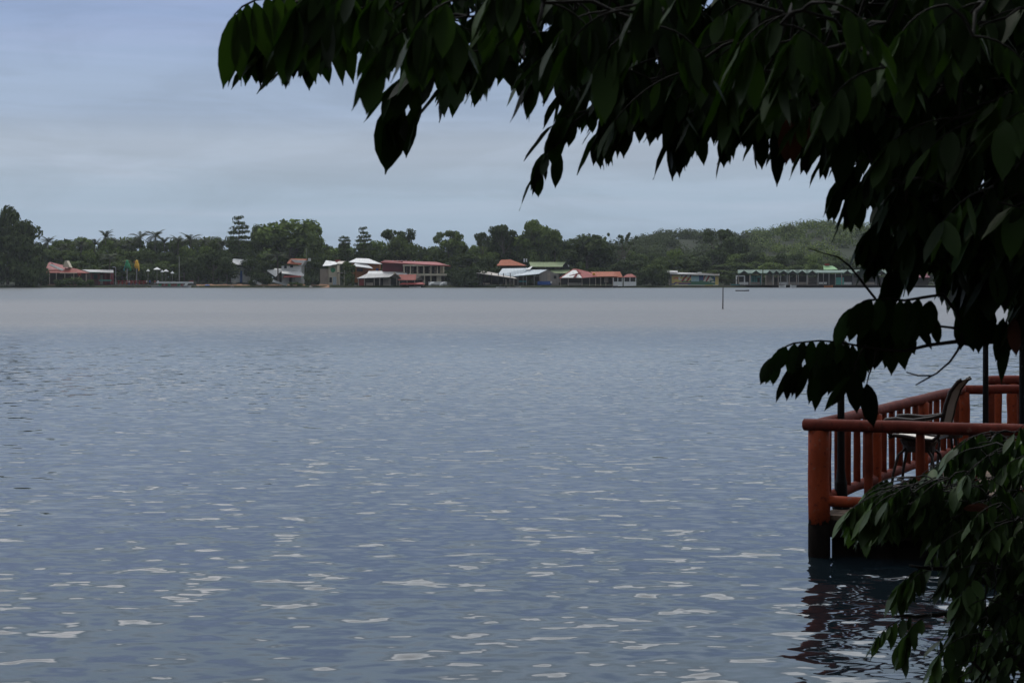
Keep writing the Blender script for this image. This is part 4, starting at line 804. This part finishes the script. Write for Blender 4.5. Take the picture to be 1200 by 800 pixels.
# bar chair (faces left and away)
def chair(px, D, yaw, label):
    r = thing('bar_chair', label, 'chair', (xat(px, D), D, ZD)); loc = Vector(r.location)
    def X(f, s, z): return loc + Vector((math.cos(yaw) * f - math.sin(yaw) * s, math.sin(yaw) * f + math.cos(yaw) * s, z))
    prof = [(.30, .735), (.24, .76), (.1, .75), (-.1, .72), (-.22, .715), (-.28, .76), (-.31, .86), (-.345, 1.0), (-.375, 1.14), (-.43, 1.3), (-.52, 1.42), (-.56, 1.44)]
    W = .235
    def ribbon(pr, name, m, w, th=.008):
        q = MB(); n = len(pr); vs = []
        for f, z in pr: vs += [X(f, -w, z), X(f, w, z), X(f, w, z - th), X(f, -w, z - th)]
        q.add(vs, [(k * 4 + j, k * 4 + (j + 1) % 4, k * 4 + 4 + (j + 1) % 4, k * 4 + 4 + j) for k in range(n - 1) for j in range(4)] + [(0, 1, 2, 3), (n * 4 - 1, n * 4 - 2, n * 4 - 3, n * 4 - 4)]); q.build(name, M[m], r)
    ribbon(prof[1:5], 'seat', 'cushion', W - .01, .02);  # sky reflection on the sling seat, painted as a pale colour
    q = MB(); n = len(prof[5:]); vs = []
    for f, z in prof[5:]: vs += [X(f, -W, z), X(f, W, z), X(f - .01, W, z), X(f - .01, -W, z)]
    q.add(vs, [(k * 4 + j, k * 4 + (j + 1) % 4, k * 4 + 4 + (j + 1) % 4, k * 4 + 4 + j) for k in range(n - 1) for j in range(4)] + [(0, 1, 2, 3), (n * 4 - 1, n * 4 - 2, n * 4 - 3, n * 4 - 4)]); q.build('backrest', M['sling'], r)
    for sg in (-1, 1):
        q = MB(); q.tube([X(f, sg * (W + .015), z) for f, z in prof], .024, 8); q.build('side_frame', M['chairframe'], r, smooth=True)
        q = MB(); q.tube([X(f, sg * (W + .05), z) for f, z in ((-.34, 1.02), (-.22, .985), (0, .945), (.2, .955), (.32, .945), (.37, .9), (.345, .84), (.26, .76))], [.02, .024, .026, .028, .026, .022, .018, .018], 8); q.build('arm', M['chairframe'], r, smooth=True)
    q = MB(); q.tube([X(0, 0, .635), X(0, 0, .70)], [.2, .23], 14); q.build('seat_pan', M['chairframe'], r)
    for f in (.28, -.28): q = MB(); q.tube([X(f, -W, .735), X(f, W, .735)], .018, 8); q.build('cross_bar', M['chairframe'], r)
    q = MB(); q.tube([X(0, 0, .56), X(0, 0, .7)], [.19, .19], 18); q.tube([X(0, 0, .7), X(0, 0, .715)], [.12, .12], 12); q.build('swivel', M['chairframe'], r)
    for fx in (-1, 1):
        for sx in (-1, 1): q = MB(); q.tube([X(fx * .12, sx * .12, .6), X(fx * .2, sx * .2, .52), X(fx * .25, sx * .24, .3), X(fx * .28, sx * .26, 0.012)], [.017, .018, .017, .017], 8); q.build('leg', M['chairframe'], r, smooth=True)
    q = MB(); q.tube([X(.25 * math.cos(a), .25 * math.sin(a), .22) for a in [i * math.pi / 8 for i in range(17)]], .014, 6, False); q.build('foot_ring', M['chairframe'], r)
chair(1077, 20.45, R(153), 'dark framed sling bar chair with arms, its back turned to the far lamp post')
# backless stool behind it
r = thing('bar_stool', 'dark backless bar stool half hidden behind the bar chair', 'stool', (xat(1108, 21.6), 21.6, ZD)); l0 = Vector(r.location)
q = MB(); q.lathe(l0, [(.2, .62), (.215, .64), (.215, .69), (.18, .71)], 18); q.build('seat', M['chairframe'], r)
for a in (.8, 2.37, 3.94, 5.5): q = MB(); q.tube([l0 + Vector((math.cos(a) * .14, math.sin(a) * .14, .63)), l0 + Vector((math.cos(a) * .24, math.sin(a) * .24, .0))], .017, 8); q.build('leg', M['chairframe'], r)
q = MB(); q.tube([l0 + Vector((.2 * math.cos(i * .524), .2 * math.sin(i * .524), .25)) for i in range(13)], .012, 6, False); q.build('foot_ring', M['chairframe'], r)

# ------------------------------------------------------------------ overhanging tree in the foreground
LF = MB(); TW = MB(); RL = MB(); YL = MB(); fr = random.Random(77)
STN = [(0, .03), (.12, .55), (.3, .92), (.5, 1.0), (.7, .82), (.86, .42), (.94, .14), (1.0, .02)]
def leaflet(mb, p, d, side, ln, wd, curl=.25, rr=fr):
    d = d.normalized(); side = (side - d * side.dot(d))
    if side.length < 1e-3: side = d.cross(Vector((1, .3, .1)))
    side.normalize(); nrm = side.cross(d).normalized(); q = p.copy(); vs = []; fold = rr.uniform(.1, .35); wv = rr.uniform(0, 6.28); prev = 0
    for k, (t, w_) in enumerate(STN):
        dd = (d + nrm * curl * (t - .3) + Vector((0, 0, -.25 * t))).normalized(); q = q + dd * ln * (t - prev); prev = t
        ww = wd * .5 * w_; up = nrm * (ww * fold + wd * .04 * math.sin(wv + t * 9))
        vs += [q - side * ww + up, q, q + side * ww + up * .9]
    mb.add(vs, [(3 * k + j, 3 * k + j + 1, 3 * k + j + 4, 3 * k + j + 3) for k in range(len(STN) - 1) for j in range(2)])
def spray(mb, tw, p, d, ln=.32, pairs=5, ll=.14, droop=.55, hang=.8, rr=fr, gap=1.0):
    """compound leaf: arching stalk with paired drooping leaflets"""
    d = d.normalized(); pts = [p.copy()]; q = p.copy(); dd = d.copy(); n = pairs + 1
    nodes = []
    for k in range(n + 1):
        dd = (dd + Vector((0, 0, -droop / n))).normalized(); q = q + dd * ln / (n + 1); pts.append(q.copy()); nodes.append((q.copy(), dd.copy()))
    tw.tube(pts, [.0032] + [.0026 - .0012 * k / n for k in range(n + 1)], 5, False)
    for k, (q, dd) in enumerate(nodes[1:]):
        s = dd.cross(Vector((0, 0, 1)));
        if s.length < .05: s = Vector((1, 0, 0))
        s.normalize(); sz = ll * (.72 + .38 * (k + 1) / n) * rr.uniform(.62, 1.2)
        for sg in (-1, 1):
            if rr.random() < .07: continue
            dr = s * sg * rr.uniform(.25, .6) * (1.25 - hang) * 2 + dd * rr.uniform(.05, .4) + Vector((0, 0, -hang * rr.uniform(.7, 1.3))) + Vector((rr.uniform(-.2, .2), rr.uniform(-.2, .2), 0))
            leaflet(mb, q, dr, dd + Vector((rr.uniform(-.6, .6), rr.uniform(-.6, .6), 0)), sz, sz * rr.uniform(.24, .46), rr.uniform(-.5, .8), rr)
    q, dd = nodes[-1]; leaflet(mb, q, dd + Vector((0, 0, -.5 * hang)), s, ll * 1.1, ll * .42, .2, rr)
# limbs
TR = Vector((2.75, 6.4, 1.0))
LIMBS = [
    ([TR + Vector((0, 0, -.6)), TR + Vector((-.05, 0, 1)), TR + Vector((-.15, -.05, 2.2)), TR + Vector((-.2, -.1, 3.4)), TR + Vector((-.1, -.2, 4.6))], [.24, .2, .17, .15, .1]),
    ([TR + Vector((-.2, -.1, 3.0)), Vector((1.8, 6.0, 4.35)), Vector((.9, 5.5, 4.5)), Vector((.1, 5.2, 4.5)), Vector((-.6, 4.9, 4.25))], [.1, .075, .055, .035, .014]),
    ([TR + Vector((-.2, -.1, 3.2)), Vector((1.9, 5.2, 4.7)), Vector((1.0, 4.2, 4.9)), Vector((0, 3.2, 5.0)), Vector((-1.2, 2.2, 5.0))], [.1, .075, .055, .04, .014]),
    ([TR + Vector((-.2, -.1, 2.6)), Vector((2.0, 5.8, 3.95)), Vector((1.6, 5.4, 3.85)), Vector((1.25, 5.2, 3.6))], [.07, .05, .03, .014]),
    ([TR + Vector((-.15, -.05, 2.3)), Vector((2.1, 6.3, 3.2)), Vector((1.75, 6.0, 3.05)), Vector((1.5, 5.7, 2.95))], [.05, .03, .02, .008]),
    ([TR + Vector((-.1, 0, 2.0)), Vector((2.1, 5.9, 2.9)), at(1150, 396, 5.4), at(1128, 398, 5.35)], [.035, .02, .012, .008]),
    ([TR + Vector((-.2, -.1, 3.4)), Vector((2.6, 4.2, 4.9)), Vector((2.4, 2.0, 5.1)), Vector((1.6, .2, 5.1)), Vector((.2, -1.2, 5.0))], [.1, .08, .06, .04, .02]),
    ([TR + Vector((-.2, -.1, 3.4)), Vector((3.6, 5.0, 4.6)), Vector((4.6, 3.4, 4.6))], [.1, .07, .03]),
    ([TR + Vector((-.2, -.1, 3.4)), Vector((3.3, 7.6, 4.9)), Vector((4.3, 8.8, 4.8))], [.1, .07, .03]),
]
nodes = []
LB = MB()
for pts, rs in LIMBS:
    fine = []; fr_ = []
    for i in range(len(pts) - 1):
        for k in range(6):
            t = k / 6; pp = Vector(pts[i]).lerp(Vector(pts[i + 1]), t) + Vector((fr.uniform(-1, 1), fr.uniform(-1, 1), fr.uniform(-1, 1))) * .018; fine.append(pp); fr_.append(rs[i] + (rs[i + 1] - rs[i]) * t)
    fine.append(Vector(pts[-1])); fr_.append(rs[-1]); LB.tube(fine, fr_, 9); nodes += fine[8 if pts is LIMBS[0][0] else 3:]
# lower edge of the hanging mass and the sprays that make it (photo px -> real points at their own distances)
EDGE = [(245, 40), (285, 40), (300, 52), (345, 66), (400, 78), (440, 70), (452, 130), (490, 120), (530, 112), (570, 128), (610, 130), (640, 150), (680, 178), (740, 180), (800, 172), (860, 176), (905, 196), (940, 178), (980, 205), (1005, 245), (1035, 290), (1062, 325), (1085, 345), (1105, 352), (1130, 372), (1160, 385), (1210, 390), (1500, 420)]
tips = []
def put(px, py, D, dx, dy, dz, ln, pairs, ll, droop=.5, hang=.8): tips.append((at(px, py, D), Vector((dx, dy, dz)), ln, pairs, ll, droop, hang, D < 4.0 or (D < 4.65 and fr.random() < .5)))
put(330, 8, 4.6, -1, .1, .1, .13, 4, .135, 1.3, .9); put(365, 8, 4.7, -1, -.2, .1, .15, 4, .13, 1.0, .9)
put(372, 32, 4.8, -.9, .3, 0, .2, 4, .12); put(430, 30, 4.8, -.9, .2, 0, .25, 5, .13); put(425, 10, 4.6, -1, 0, 0, .25, 5, .15); put(470, 20, 4.9, -1, -.3, 0, .3, 5, .13)
put(492, 84, 5.0, -.9, 0, -.1, .1, 3, .14, 1.2, 1.1); put(500, 92, 5.1, -.3, .4, -.3, .12, 3, .13, .8, 1.1); put(478, 96, 5.0, -1, .2, -.1, .07, 2, .17, 1.5, 1.2)
put(655, 168, 5.2, -1, 0, -.5, .1, 2, .13, .6, .9); put(690, 130, 5.2, -1, .2, 0, .12, 3, .13); put(738, 130, 5.3, -.6, .2, 0, .12, 3, .14, .8, 1.1); put(820, 128, 5.2, -.6, .1, 0, .08, 2, .17, .8, 1.2)
put(856, 140, 5.0, -.4, .1, -.5, .05, 1, .12, .8, 1.2);  put(600, 70, 5.0, -1, 0, 0, .2, 4, .14); put(560, 60, 4.8, -1, .2, 0, .25, 5, .14)
put(1022, 212, 5.3, -.7, .1, -.2, .1, 3, .12, .8, 1.0); put(1048, 262, 5.4, -.7, -.1, -.2, .1, 3, .13, .8, 1.0); put(1075, 292, 5.5, -.7, .2, -.2, .12, 3, .13, .8, 1.0)
n0 = len(tips)
area = 0
while len(tips) < n0 + 760:
    px = fr.uniform(255, 1420); py = fr.uniform(-330, 400); D = fr.uniform(4.3, 6.8)
    sgn = -1 if fr.random() < .8 else 1
    ln = fr.uniform(.14, .26); ll = fr.uniform(.1, .145); xe = px + sgn * (ln + .05) / D * F
    if xe < 285 or py + (ll * .95 + ln * .25) / D * F > min(lerp_tab(EDGE, px), lerp_tab(EDGE, xe)): continue
    if py < -60 and fr.random() < .45: continue
    if px < 560 and py > 40 and fr.random() < .4: continue
    put(px, py, D, sgn, fr.uniform(-.7, .7), fr.uniform(-.2, .25), ln, fr.choice((3, 4, 4, 5)), ll, fr.uniform(.4, .9), fr.uniform(.75, 1.1))
while len(tips) < n0 + 1000:     # extra depth in the heavy mass beside the deck
    px = fr.uniform(1010, 1330); py = fr.uniform(-60, 360); D = fr.uniform(4.8, 7.4); sg = -1 if fr.random() < .6 else 1
    if py + 330 / D > min(lerp_tab(EDGE, px), lerp_tab(EDGE, px + sg * 480 / D)): continue
    put(px, py, D, sg, fr.uniform(-.8, .8), fr.uniform(-.3, .1), fr.uniform(.15, .28), 4, fr.uniform(.11, .15), .7, 1.0)
for _ in range(110):
    px = fr.uniform(470, 1010); py = fr.uniform(-60, 150); D = fr.uniform(5.0, 6.8); sg = -1 if fr.random() < .7 else 1; ll = fr.uniform(.1, .14)
    if py + (ll + .05) / D * F > min(lerp_tab(EDGE, px), lerp_tab(EDGE, px + sg * 420 / D)): continue
    put(px, py, D, sg, fr.uniform(-.8, .8), fr.uniform(-.3, .1), fr.uniform(.14, .22), 4, ll, .7, 1.0)
for px, py in ((880, 118), (905, 120), (930, 128), (950, 132), (965, 138), (985, 150), (1000, 185), (1020, 195), (870, 95), (845, 100), (1030, 250), (1050, 262)): put(px + 20, py, fr.uniform(5, 5.6), -.8, fr.uniform(-.4, .4), -.1, .12, 4, .12, .8, 1.0)
for _ in range(120):
    px = fr.uniform(1052, 1260); put(px, fr.uniform(170, 262 + (px - 1052) * .5), fr.uniform(5.0, 6.4), -1 if fr.random() < .55 else 1, fr.uniform(-1, 1), -.3, .09, 4, fr.uniform(.1, .135), .8, 1.1)
for _ in range(55):      # nearest low-hanging sprays
    px = fr.uniform(330, 1180); py = fr.uniform(-60, 40) + (px > 900) * fr.uniform(0, 60); D = fr.uniform(3.3, 3.9); ll = fr.uniform(.1, .13)
    if py + (ll + .03) / D * F > lerp_tab(EDGE, px) or px - 260 / D < 262: continue
    put(px, py, D, -1 if fr.random() < .7 else 1, fr.uniform(-.5, .5), .1, .12, 3, ll, .9, 1.1)
# unseen canopy added above and behind the viewer to shade the near leaves
for _ in range(700):
    x = fr.uniform(-2.6, 4.6); y = fr.uniform(-2.2, 5.2)
    zmin = H + .19 * max(0, y) + .55 if y > 1 else 4.2
    tips.append((Vector((x, y, fr.uniform(max(zmin, 4.2), 5.5))), Vector((fr.uniform(-1, 1), fr.uniform(-1, 1), 0)), .3, 5, .16, .5, .7, False))
tips.sort(key=lambda t: (t[0] - TR - Vector((0, 0, 3))).length)
import mathutils
kd_nodes = list(nodes)
def connect(p, d, tw, r=.0035):
    best = min(kd_nodes, key=lambda q: (q - p).length_squared + (2.0 if q.z < p.z - .25 else 0)); L_ = (best - p).length
    if L_ > .03:
        mid = best.lerp(p, .5) + Vector((0, 0, .12 * L_)) - d.normalized() * .05 * L_
        tw.tube([best, best.lerp(mid, .6) + Vector((fr.uniform(-1, 1), fr.uniform(-1, 1), fr.uniform(-1, 1))) * .03 * L_, mid, p.lerp(mid, .4), p], [r + .0025 * min(1, L_), r + .0015 * min(1, L_), r + .001, r, r * .8], 5, False)
        if L_ > .2: kd_nodes.append(mid)
    kd_nodes.append(p)
for (p, d, ln, pairs, ll, droop, hang, yg) in tips:
    connect(p, d, TW); spray(YL if yg else LF, TW, p, d, ln, pairs, ll, droop, hang)
# arching sprays and twigs in front of the deck lamp
TD = 5.3
def px_tube(tw, pts, r, D=TD): tw.tube([at(x, y, D + dd) for x, y, dd in pts], r, 6, False)
px_tube(TW, [(1190, 396, .1), (1150, 397, .05), (1122, 400, 0), (1090, 404, 0), (1060, 411, 0), (1030, 409, 0), (1000, 404, 0), (985, 401, 0), (960, 399, 0), (930, 402, 0), (912, 410, 0), (905, 420, 0)], [.009, .008, .007, .006, .005, .0045, .004, .0035, .003, .003, .0025, .002])
px_tube(TW, [(1128, 398, 0), (1122, 411, 0), (1113, 424, 0), (1098, 437, 0), (1080, 447, 0), (1073, 451, 0)], [.005, .004, .0035, .003, .0025, .002]); px_tube(TW, [(1092, 440, 0), (1076, 440, 0), (1062, 436, 0)], [.003, .003, .002])
px_tube(TW, [(1180, 386, .3), (1150, 378, .2), (1118, 362, 0), (1105, 345, 0), (1085, 348, 0), (1060, 352, 0), (1040, 350, 0), (1015, 352, 0), (998, 362, 0), (992, 372, 0)], [.009, .008, .006, .005, .005, .004, .004, .003, .003, .002])
px_tube(TW, [(1026, 350, 0), (1010, 330, 0), (996, 312, 0), (982, 301, 0), (966, 297, 0), (948, 291, 0)], [.0045, .004, .0035, .003, .0022, .0012])
px_tube(TW, [(1120, 362, 0), (1128, 385, 0), (1126, 400, 0)], [.006, .006, .006]); px_tube(TW, [(1210, 410, .2), (1175, 404, .1), (1155, 397, .05)], [.01, .009, .008]); px_tube(TW, [(1080, 375, 0), (1100, 382, 0), (1124, 385, 0)], [.003, .004, .005])
px_tube(TW, [(1015, 404, 0), (1009, 412, 0), (1003, 425, 0), (1001, 437, 0)], [.003, .0025, .0025, .002]); px_tube(TW, [(1027, 408, 0), (1024, 425, 0), (1018, 440, 0), (1016, 449, 0)], [.003, .0025, .0025, .002])
def hang_row(pts, D, l0, l1, m=LF, wf=.4, both=True, lean=-.15):
    for k, (x, y) in enumerate(pts):
        t = k / max(1, len(pts) - 1); ll = (l0 + (l1 - l0) * t)
        for sg in ((-1, 1) if both else (1,)):
            leaflet(m, at(x + fr.uniform(-2, 2), y, D + sg * .02), Vector((lean + fr.uniform(-.22, .22) - .25 * t, sg * .28, -1)), Vector((1, fr.uniform(-.6, .6), fr.uniform(-.2, .1))), ll * fr.uniform(.8, 1.12), ll * wf, fr.uniform(-.15, .35))
hang_row([(984, 402), (974, 400), (963, 399), (952, 399), (941, 400), (930, 402), (920, 406), (912, 411), (907, 418)], TD, .085, .105, both=True)
hang_row([(990, 402), (978, 401), (967, 402), (985, 420), (975, 426), (962, 430)], TD + .06, .11, .13, lean=-.1, wf=.32); hang_row([(1000, 410), (1012, 404), (1020, 402)], TD + .08, .1, .09, lean=.3, wf=.34); hang_row([(985, 410), (972, 415), (960, 420), (948, 424), (938, 424), (928, 430)], TD + .12, .12, .13, lean=-.1, wf=.27); hang_row([(1000, 404), (992, 403), (1008, 408), (984, 405), (996, 415), (1008, 420)], TD + .05, .12, .1, lean=.1, wf=.34)
hang_row([(1090, 352), (1078, 350), (1066, 351), (1054, 351), (1042, 350), (1031, 349), (1020, 350), (1010, 354), (1001, 360), (994, 368)], TD, .14, .12, wf=.4); hang_row([(1040, 360), (1050, 372), (1035, 378), (1060, 380), (1026, 372), (1046, 390), (1016, 376), (1030, 392), (1068, 366)], TD + .1, .13, .12, wf=.4, lean=0)
hang_row([(1070, 375), (1085, 362), (1095, 370)], TD, .12, .12, lean=.7, wf=.3, both=False); hang_row([(1058, 385), (1052, 390)], TD, .12, .12, lean=.5, wf=.4, both=False)
for x, y, ll, wf, le in ((1001, 436, .13, .42, .08), (999, 437, .12, .35, -.7), (998, 440, .14, .25, -.9), (1003, 438, .11, .3, .2), (1016, 449, .14, .42, .18), (1145, 350, .17, .5, .02), (1138, 352, .16, .5, .05), (1132, 358, .14, .45, -.12), (1180, 375, .2, .22, -.12), (1176, 372, .14, .3, -.2), (914, 148, .19, .25, -.05), (908, 150, .13, .3, .05), (850, 150, .125, .36, -.03), (806, 140, .15, .3, -.02), (820, 146, .13, .34, .12), (640, 178, .13, .3, -.45), (655, 176, .12, .34, -.1), (1152, 345, .17, .5, .1)):
    leaflet(LF, at(x, y, TD), Vector((le, fr.uniform(-.1, .1), -1)), Vector((1, .2, 0)), ll, ll * wf, .1)
for x, y, ll in ((1188, 372, .12), (928, 128, .17), (945, 132, .15), (936, 140, .14)): leaflet(RL, at(x, y, 5.2), Vector((-.1 if x < 1000 else .1, 0, -1)), Vector((1, .3, 0)), ll, ll * .4, .2)
# broad leaves that end the lowest branch over the water
px_tube(TW, [(470, -12, -.5), (420, -10, -.55), (370, -6, -.6), (330, -4, -.65), (300, 0, -.7), (284, 8, -.7), (274, 18, -.7)], [.006, .005, .005, .004, .0035, .003, .002])
for x, y, tx, ty, w_ in ((276, 16, 261, 105, 25), (282, 10, 281, 95, 24), (290, 4, 292, 70, 22), (298, 2, 314, 73, 24), (312, -4, 325, 60, 22), (325, -4, 339, 84, 26), (338, -6, 352, 66, 22), (352, -6, 371, 99, 27), (366, -8, 384, 70, 22), (388, 4, 402, 101, 22), (396, 2, 415, 99, 24), (412, -4, 428, 72, 20), (432, -8, 452, 78, 22), (571, 20, 578, 95, 25), (690, -10, 683, 86, 28), (862, 30, 858, 128, 24), (1022, 20, 1030, 140, 28)):
    D_l = 4.5; a = at(x, y, D_l); e = at(tx, ty, D_l + .03); leaflet(YL, a, e - a + Vector((0, 0, .02)), Vector((1, fr.uniform(-.3, .3), 0)), (e - a).length, w_ / F * D_l, .05)
tr = thing('overhanging_tree', 'dark near tree with drooping compound leaves hanging across the view', 'tree', tuple(TR + Vector((0, 0, -.6))))
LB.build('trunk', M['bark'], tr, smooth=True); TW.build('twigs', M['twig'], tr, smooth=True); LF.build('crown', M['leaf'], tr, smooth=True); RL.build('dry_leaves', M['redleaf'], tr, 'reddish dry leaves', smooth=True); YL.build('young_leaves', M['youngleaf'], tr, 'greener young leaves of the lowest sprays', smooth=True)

# unseen trees added beside and behind the viewer to shade the bank and deck
for k, (x, y, h_, w_, i) in enumerate(((-9, -9, 11, 1.5, 0), (-1, -10, 12, 1.6, 1), (8, -7, 12, 1.6, 2), (15, 3, 12, 1.6, 3), (-17, -4, 10, 1.4, 4), (13, 12, 9, 1.1, 0), (21, 16, 11, 1.5, 2), (26, 27, 12, 1.6, 1))):
    cm, tm, hh, wd = crown_mesh('broad', i, 'crown_dark')
    r = thing('broadleaf_tree', ['bank tree behind the viewer toward the open lagoon', 'bank tree straight behind the viewer', 'bank tree behind the leafy bush', 'bank tree beyond the landward side of the bush', 'outermost bank tree on the open lagoon side', 'small bank tree between the bush and the deck', 'bank tree at the landward end of the red deck', 'bank tree behind the second red platform'][k], 'tree', (x, y, max(-.3, bank_z(x, y)) - .2), 'trees of the near bank')
    r.scale = (w_, w_, h_ / hh); r.rotation_euler = (0, 0, k * 1.3); child('crown', cm, r); child('trunk', tm, r)

# ------------------------------------------------------------------ bush at the near bank
fr = random.Random(5); LF = MB(); TW = MB(); nodes = []; LB = MB()
BB = Vector((3.9, 7.9, .6))
STEMS = [([BB + Vector((0, 0, -.5)), Vector((3.5, 7.8, 1.2)), Vector((2.9, 7.5, 1.75)), Vector((2.3, 7.2, 2.1)), at(1100, 572, 7.2), at(1040, 570, 7.2)], [.06, .05, .035, .02, .012, .005]),
         ([BB + Vector((.1, 0, -.5)), Vector((3.3, 7.7, 1.0)), Vector((2.6, 7.4, 1.5)), at(1130, 668, 7.2), at(1065, 662, 7.2)], [.05, .04, .025, .012, .005]),
         ([BB + Vector((0, .1, -.5)), Vector((3.2, 7.6, .8)), Vector((2.5, 7.3, 1.2)), at(1110, 722, 7.1), at(1050, 722, 7.1)], [.05, .04, .022, .01, .005]),
         ([BB + Vector((.1, .1, -.5)), Vector((3.6, 7.6, 1.4)), Vector((3.2, 7.4, 2.1)), at(1190, 520, 7.4), at(1160, 505, 7.4)], [.05, .04, .03, .014, .006]),
         ([BB + Vector((.1, -.1, -.5)), Vector((3.0, 7.2, .7)), Vector((2.4, 6.9, 1.0)), at(1140, 775, 6.9)], [.04, .03, .02, .006])]
for pts, rs in STEMS:
    fine = []; f2 = []
    for i in range(len(pts) - 1):
        for k in range(5): t = k / 5; fine.append(Vector(pts[i]).lerp(Vector(pts[i + 1]), t) + Vector((fr.uniform(-1, 1), fr.uniform(-1, 1), fr.uniform(-1, 1))) * .012); f2.append(rs[i] + (rs[i + 1] - rs[i]) * t)
    fine.append(Vector(pts[-1])); f2.append(rs[-1]); LB.tube(fine, f2, 8); nodes += fine[6:]
kd_nodes = list(nodes); tips = []
def put2(px, py, D, dx, dy, dz, ln, pairs, ll, droop=.5, hang=.8): tips.append((at(px, py, D), Vector((dx, dy, dz)), ln, pairs, ll, droop, hang))
for k in range(9): put2(1150 - k * 12, 566 + fr.uniform(-5, 6) + abs(k - 3) * .8, 7.1 + fr.uniform(-.15, .15), -1, fr.uniform(-.5, .3), .05, .24, 5, .135, .6, 1.0)
put2(1036, 572, 7.1, -1, 0, .1, .16, 5, .14, 1.4, 1.0); put2(1092, 668, 7.15, -1, 0, .15, .15, 5, .115, 1.4, .95); put2(1095, 662, 7.2, -1, -.2, .1, .2, 5, .12, 1, .9); put2(1092, 722, 7.0, -1, 0, .12, .16, 5, .125, 1.5, .95); put2(1085, 720, 7.1, -1, .2, .1, .22, 5, .12, .9, .9)
put2(1150, 742, 6.9, -1, 0, .1, .2, 5, .11, .9, .9); put2(1165, 512, 7.3, -1, 0, .15, .15, 4, .15, 1.2, .9); put2(1185, 506, 7.3, -1, .2, .2, .14, 4, .15, 1.0, .9); put2(1140, 775, 6.9, -1, 0, 0, .2, 5, .12, .9, .9)
BE = [(500, 1160), (520, 1140), (545, 1105), (560, 1065), (600, 1050), (618, 1070), (640, 1120), (660, 1130), (690, 1140), (720, 1135), (745, 1140), (800, 1125)]
n0 = len(tips)
for _ in range(70): put2(fr.uniform(1050, 1210), fr.uniform(556, 606), fr.uniform(6.9, 7.9), -1, fr.uniform(-.6, .5), 0, .16, 5, .105, .7, 1.0)
for _ in range(40): put2(fr.uniform(1140, 1230), fr.uniform(500, 780), fr.uniform(6.7, 7.6), -1, fr.uniform(-.6, .5), 0, .14, 5, .1, .7, .9)
n0 = len(tips)
while len(tips) < n0 + 400:
    py = fr.uniform(495, 830); px = fr.uniform(1040, 1420)
    if px < lerp_tab(BE, py) + 12: continue
    if 610 < py < 640 and px < 1150: continue
    put2(px, py - 12, fr.uniform(6.8, 8.2), -1 if fr.random() < .75 else 1, fr.uniform(-.8, .5), fr.uniform(-.2, .3), fr.uniform(.16, .28), fr.choice((3, 4, 5)), fr.uniform(.08, .12), fr.uniform(.5, .9), fr.uniform(.6, 1.05))
tips.sort(key=lambda t: (t[0] - BB).length)
for (p, d, ln, pairs, ll, droop, hang) in tips: connect(p, d, TW, .003); spray(LF, TW, p, d, ln, pairs, ll, droop, hang, fr)
RL = MB()
for k in range(4): leaflet(RL, at(1128 + k * 5, 596 - k * 2, 6.9), Vector((1, -.2, .25 - .2 * k)), Vector((0, .3, 1)), .09, .03, .1)
bu = thing('bush', 'green leafy bush leaning from the near bank over the water and deck', 'bush', tuple(BB + Vector((0, 0, -.5))))
LB.build('stems', M['bark'], bu, smooth=True); TW.build('twigs', M['twig'], bu, smooth=True); LF.build('foliage', M['bushleaf'], bu, smooth=True); RL.build('dry_leaves', M['redleaf'], bu, 'reddish dry leaves', smooth=True)

# thin lagoon air between the viewer and the far shore
mb = MB(); mb.box((-1500, -80, -3), (1500, 3500, 62)); hz = tag(mb.build('haze', None), 'thin even haze over the lagoon', kind='stuff')
hm = bpy.data.materials.new('haze'); hm.use_nodes = True; t = hm.node_tree; t.nodes.remove(t.nodes['Principled BSDF']); v = t.nodes.new('ShaderNodeVolumePrincipled'); v.inputs['Color'].default_value = (.82, .88, .95, 1); v.inputs['Density'].default_value = .00008; v.inputs['Anisotropy'].default_value = .2
t.links.new(v.outputs[0], t.nodes['Material Output'].inputs['Volume']); hz.data.materials.clear(); hz.data.materials.append(hm)
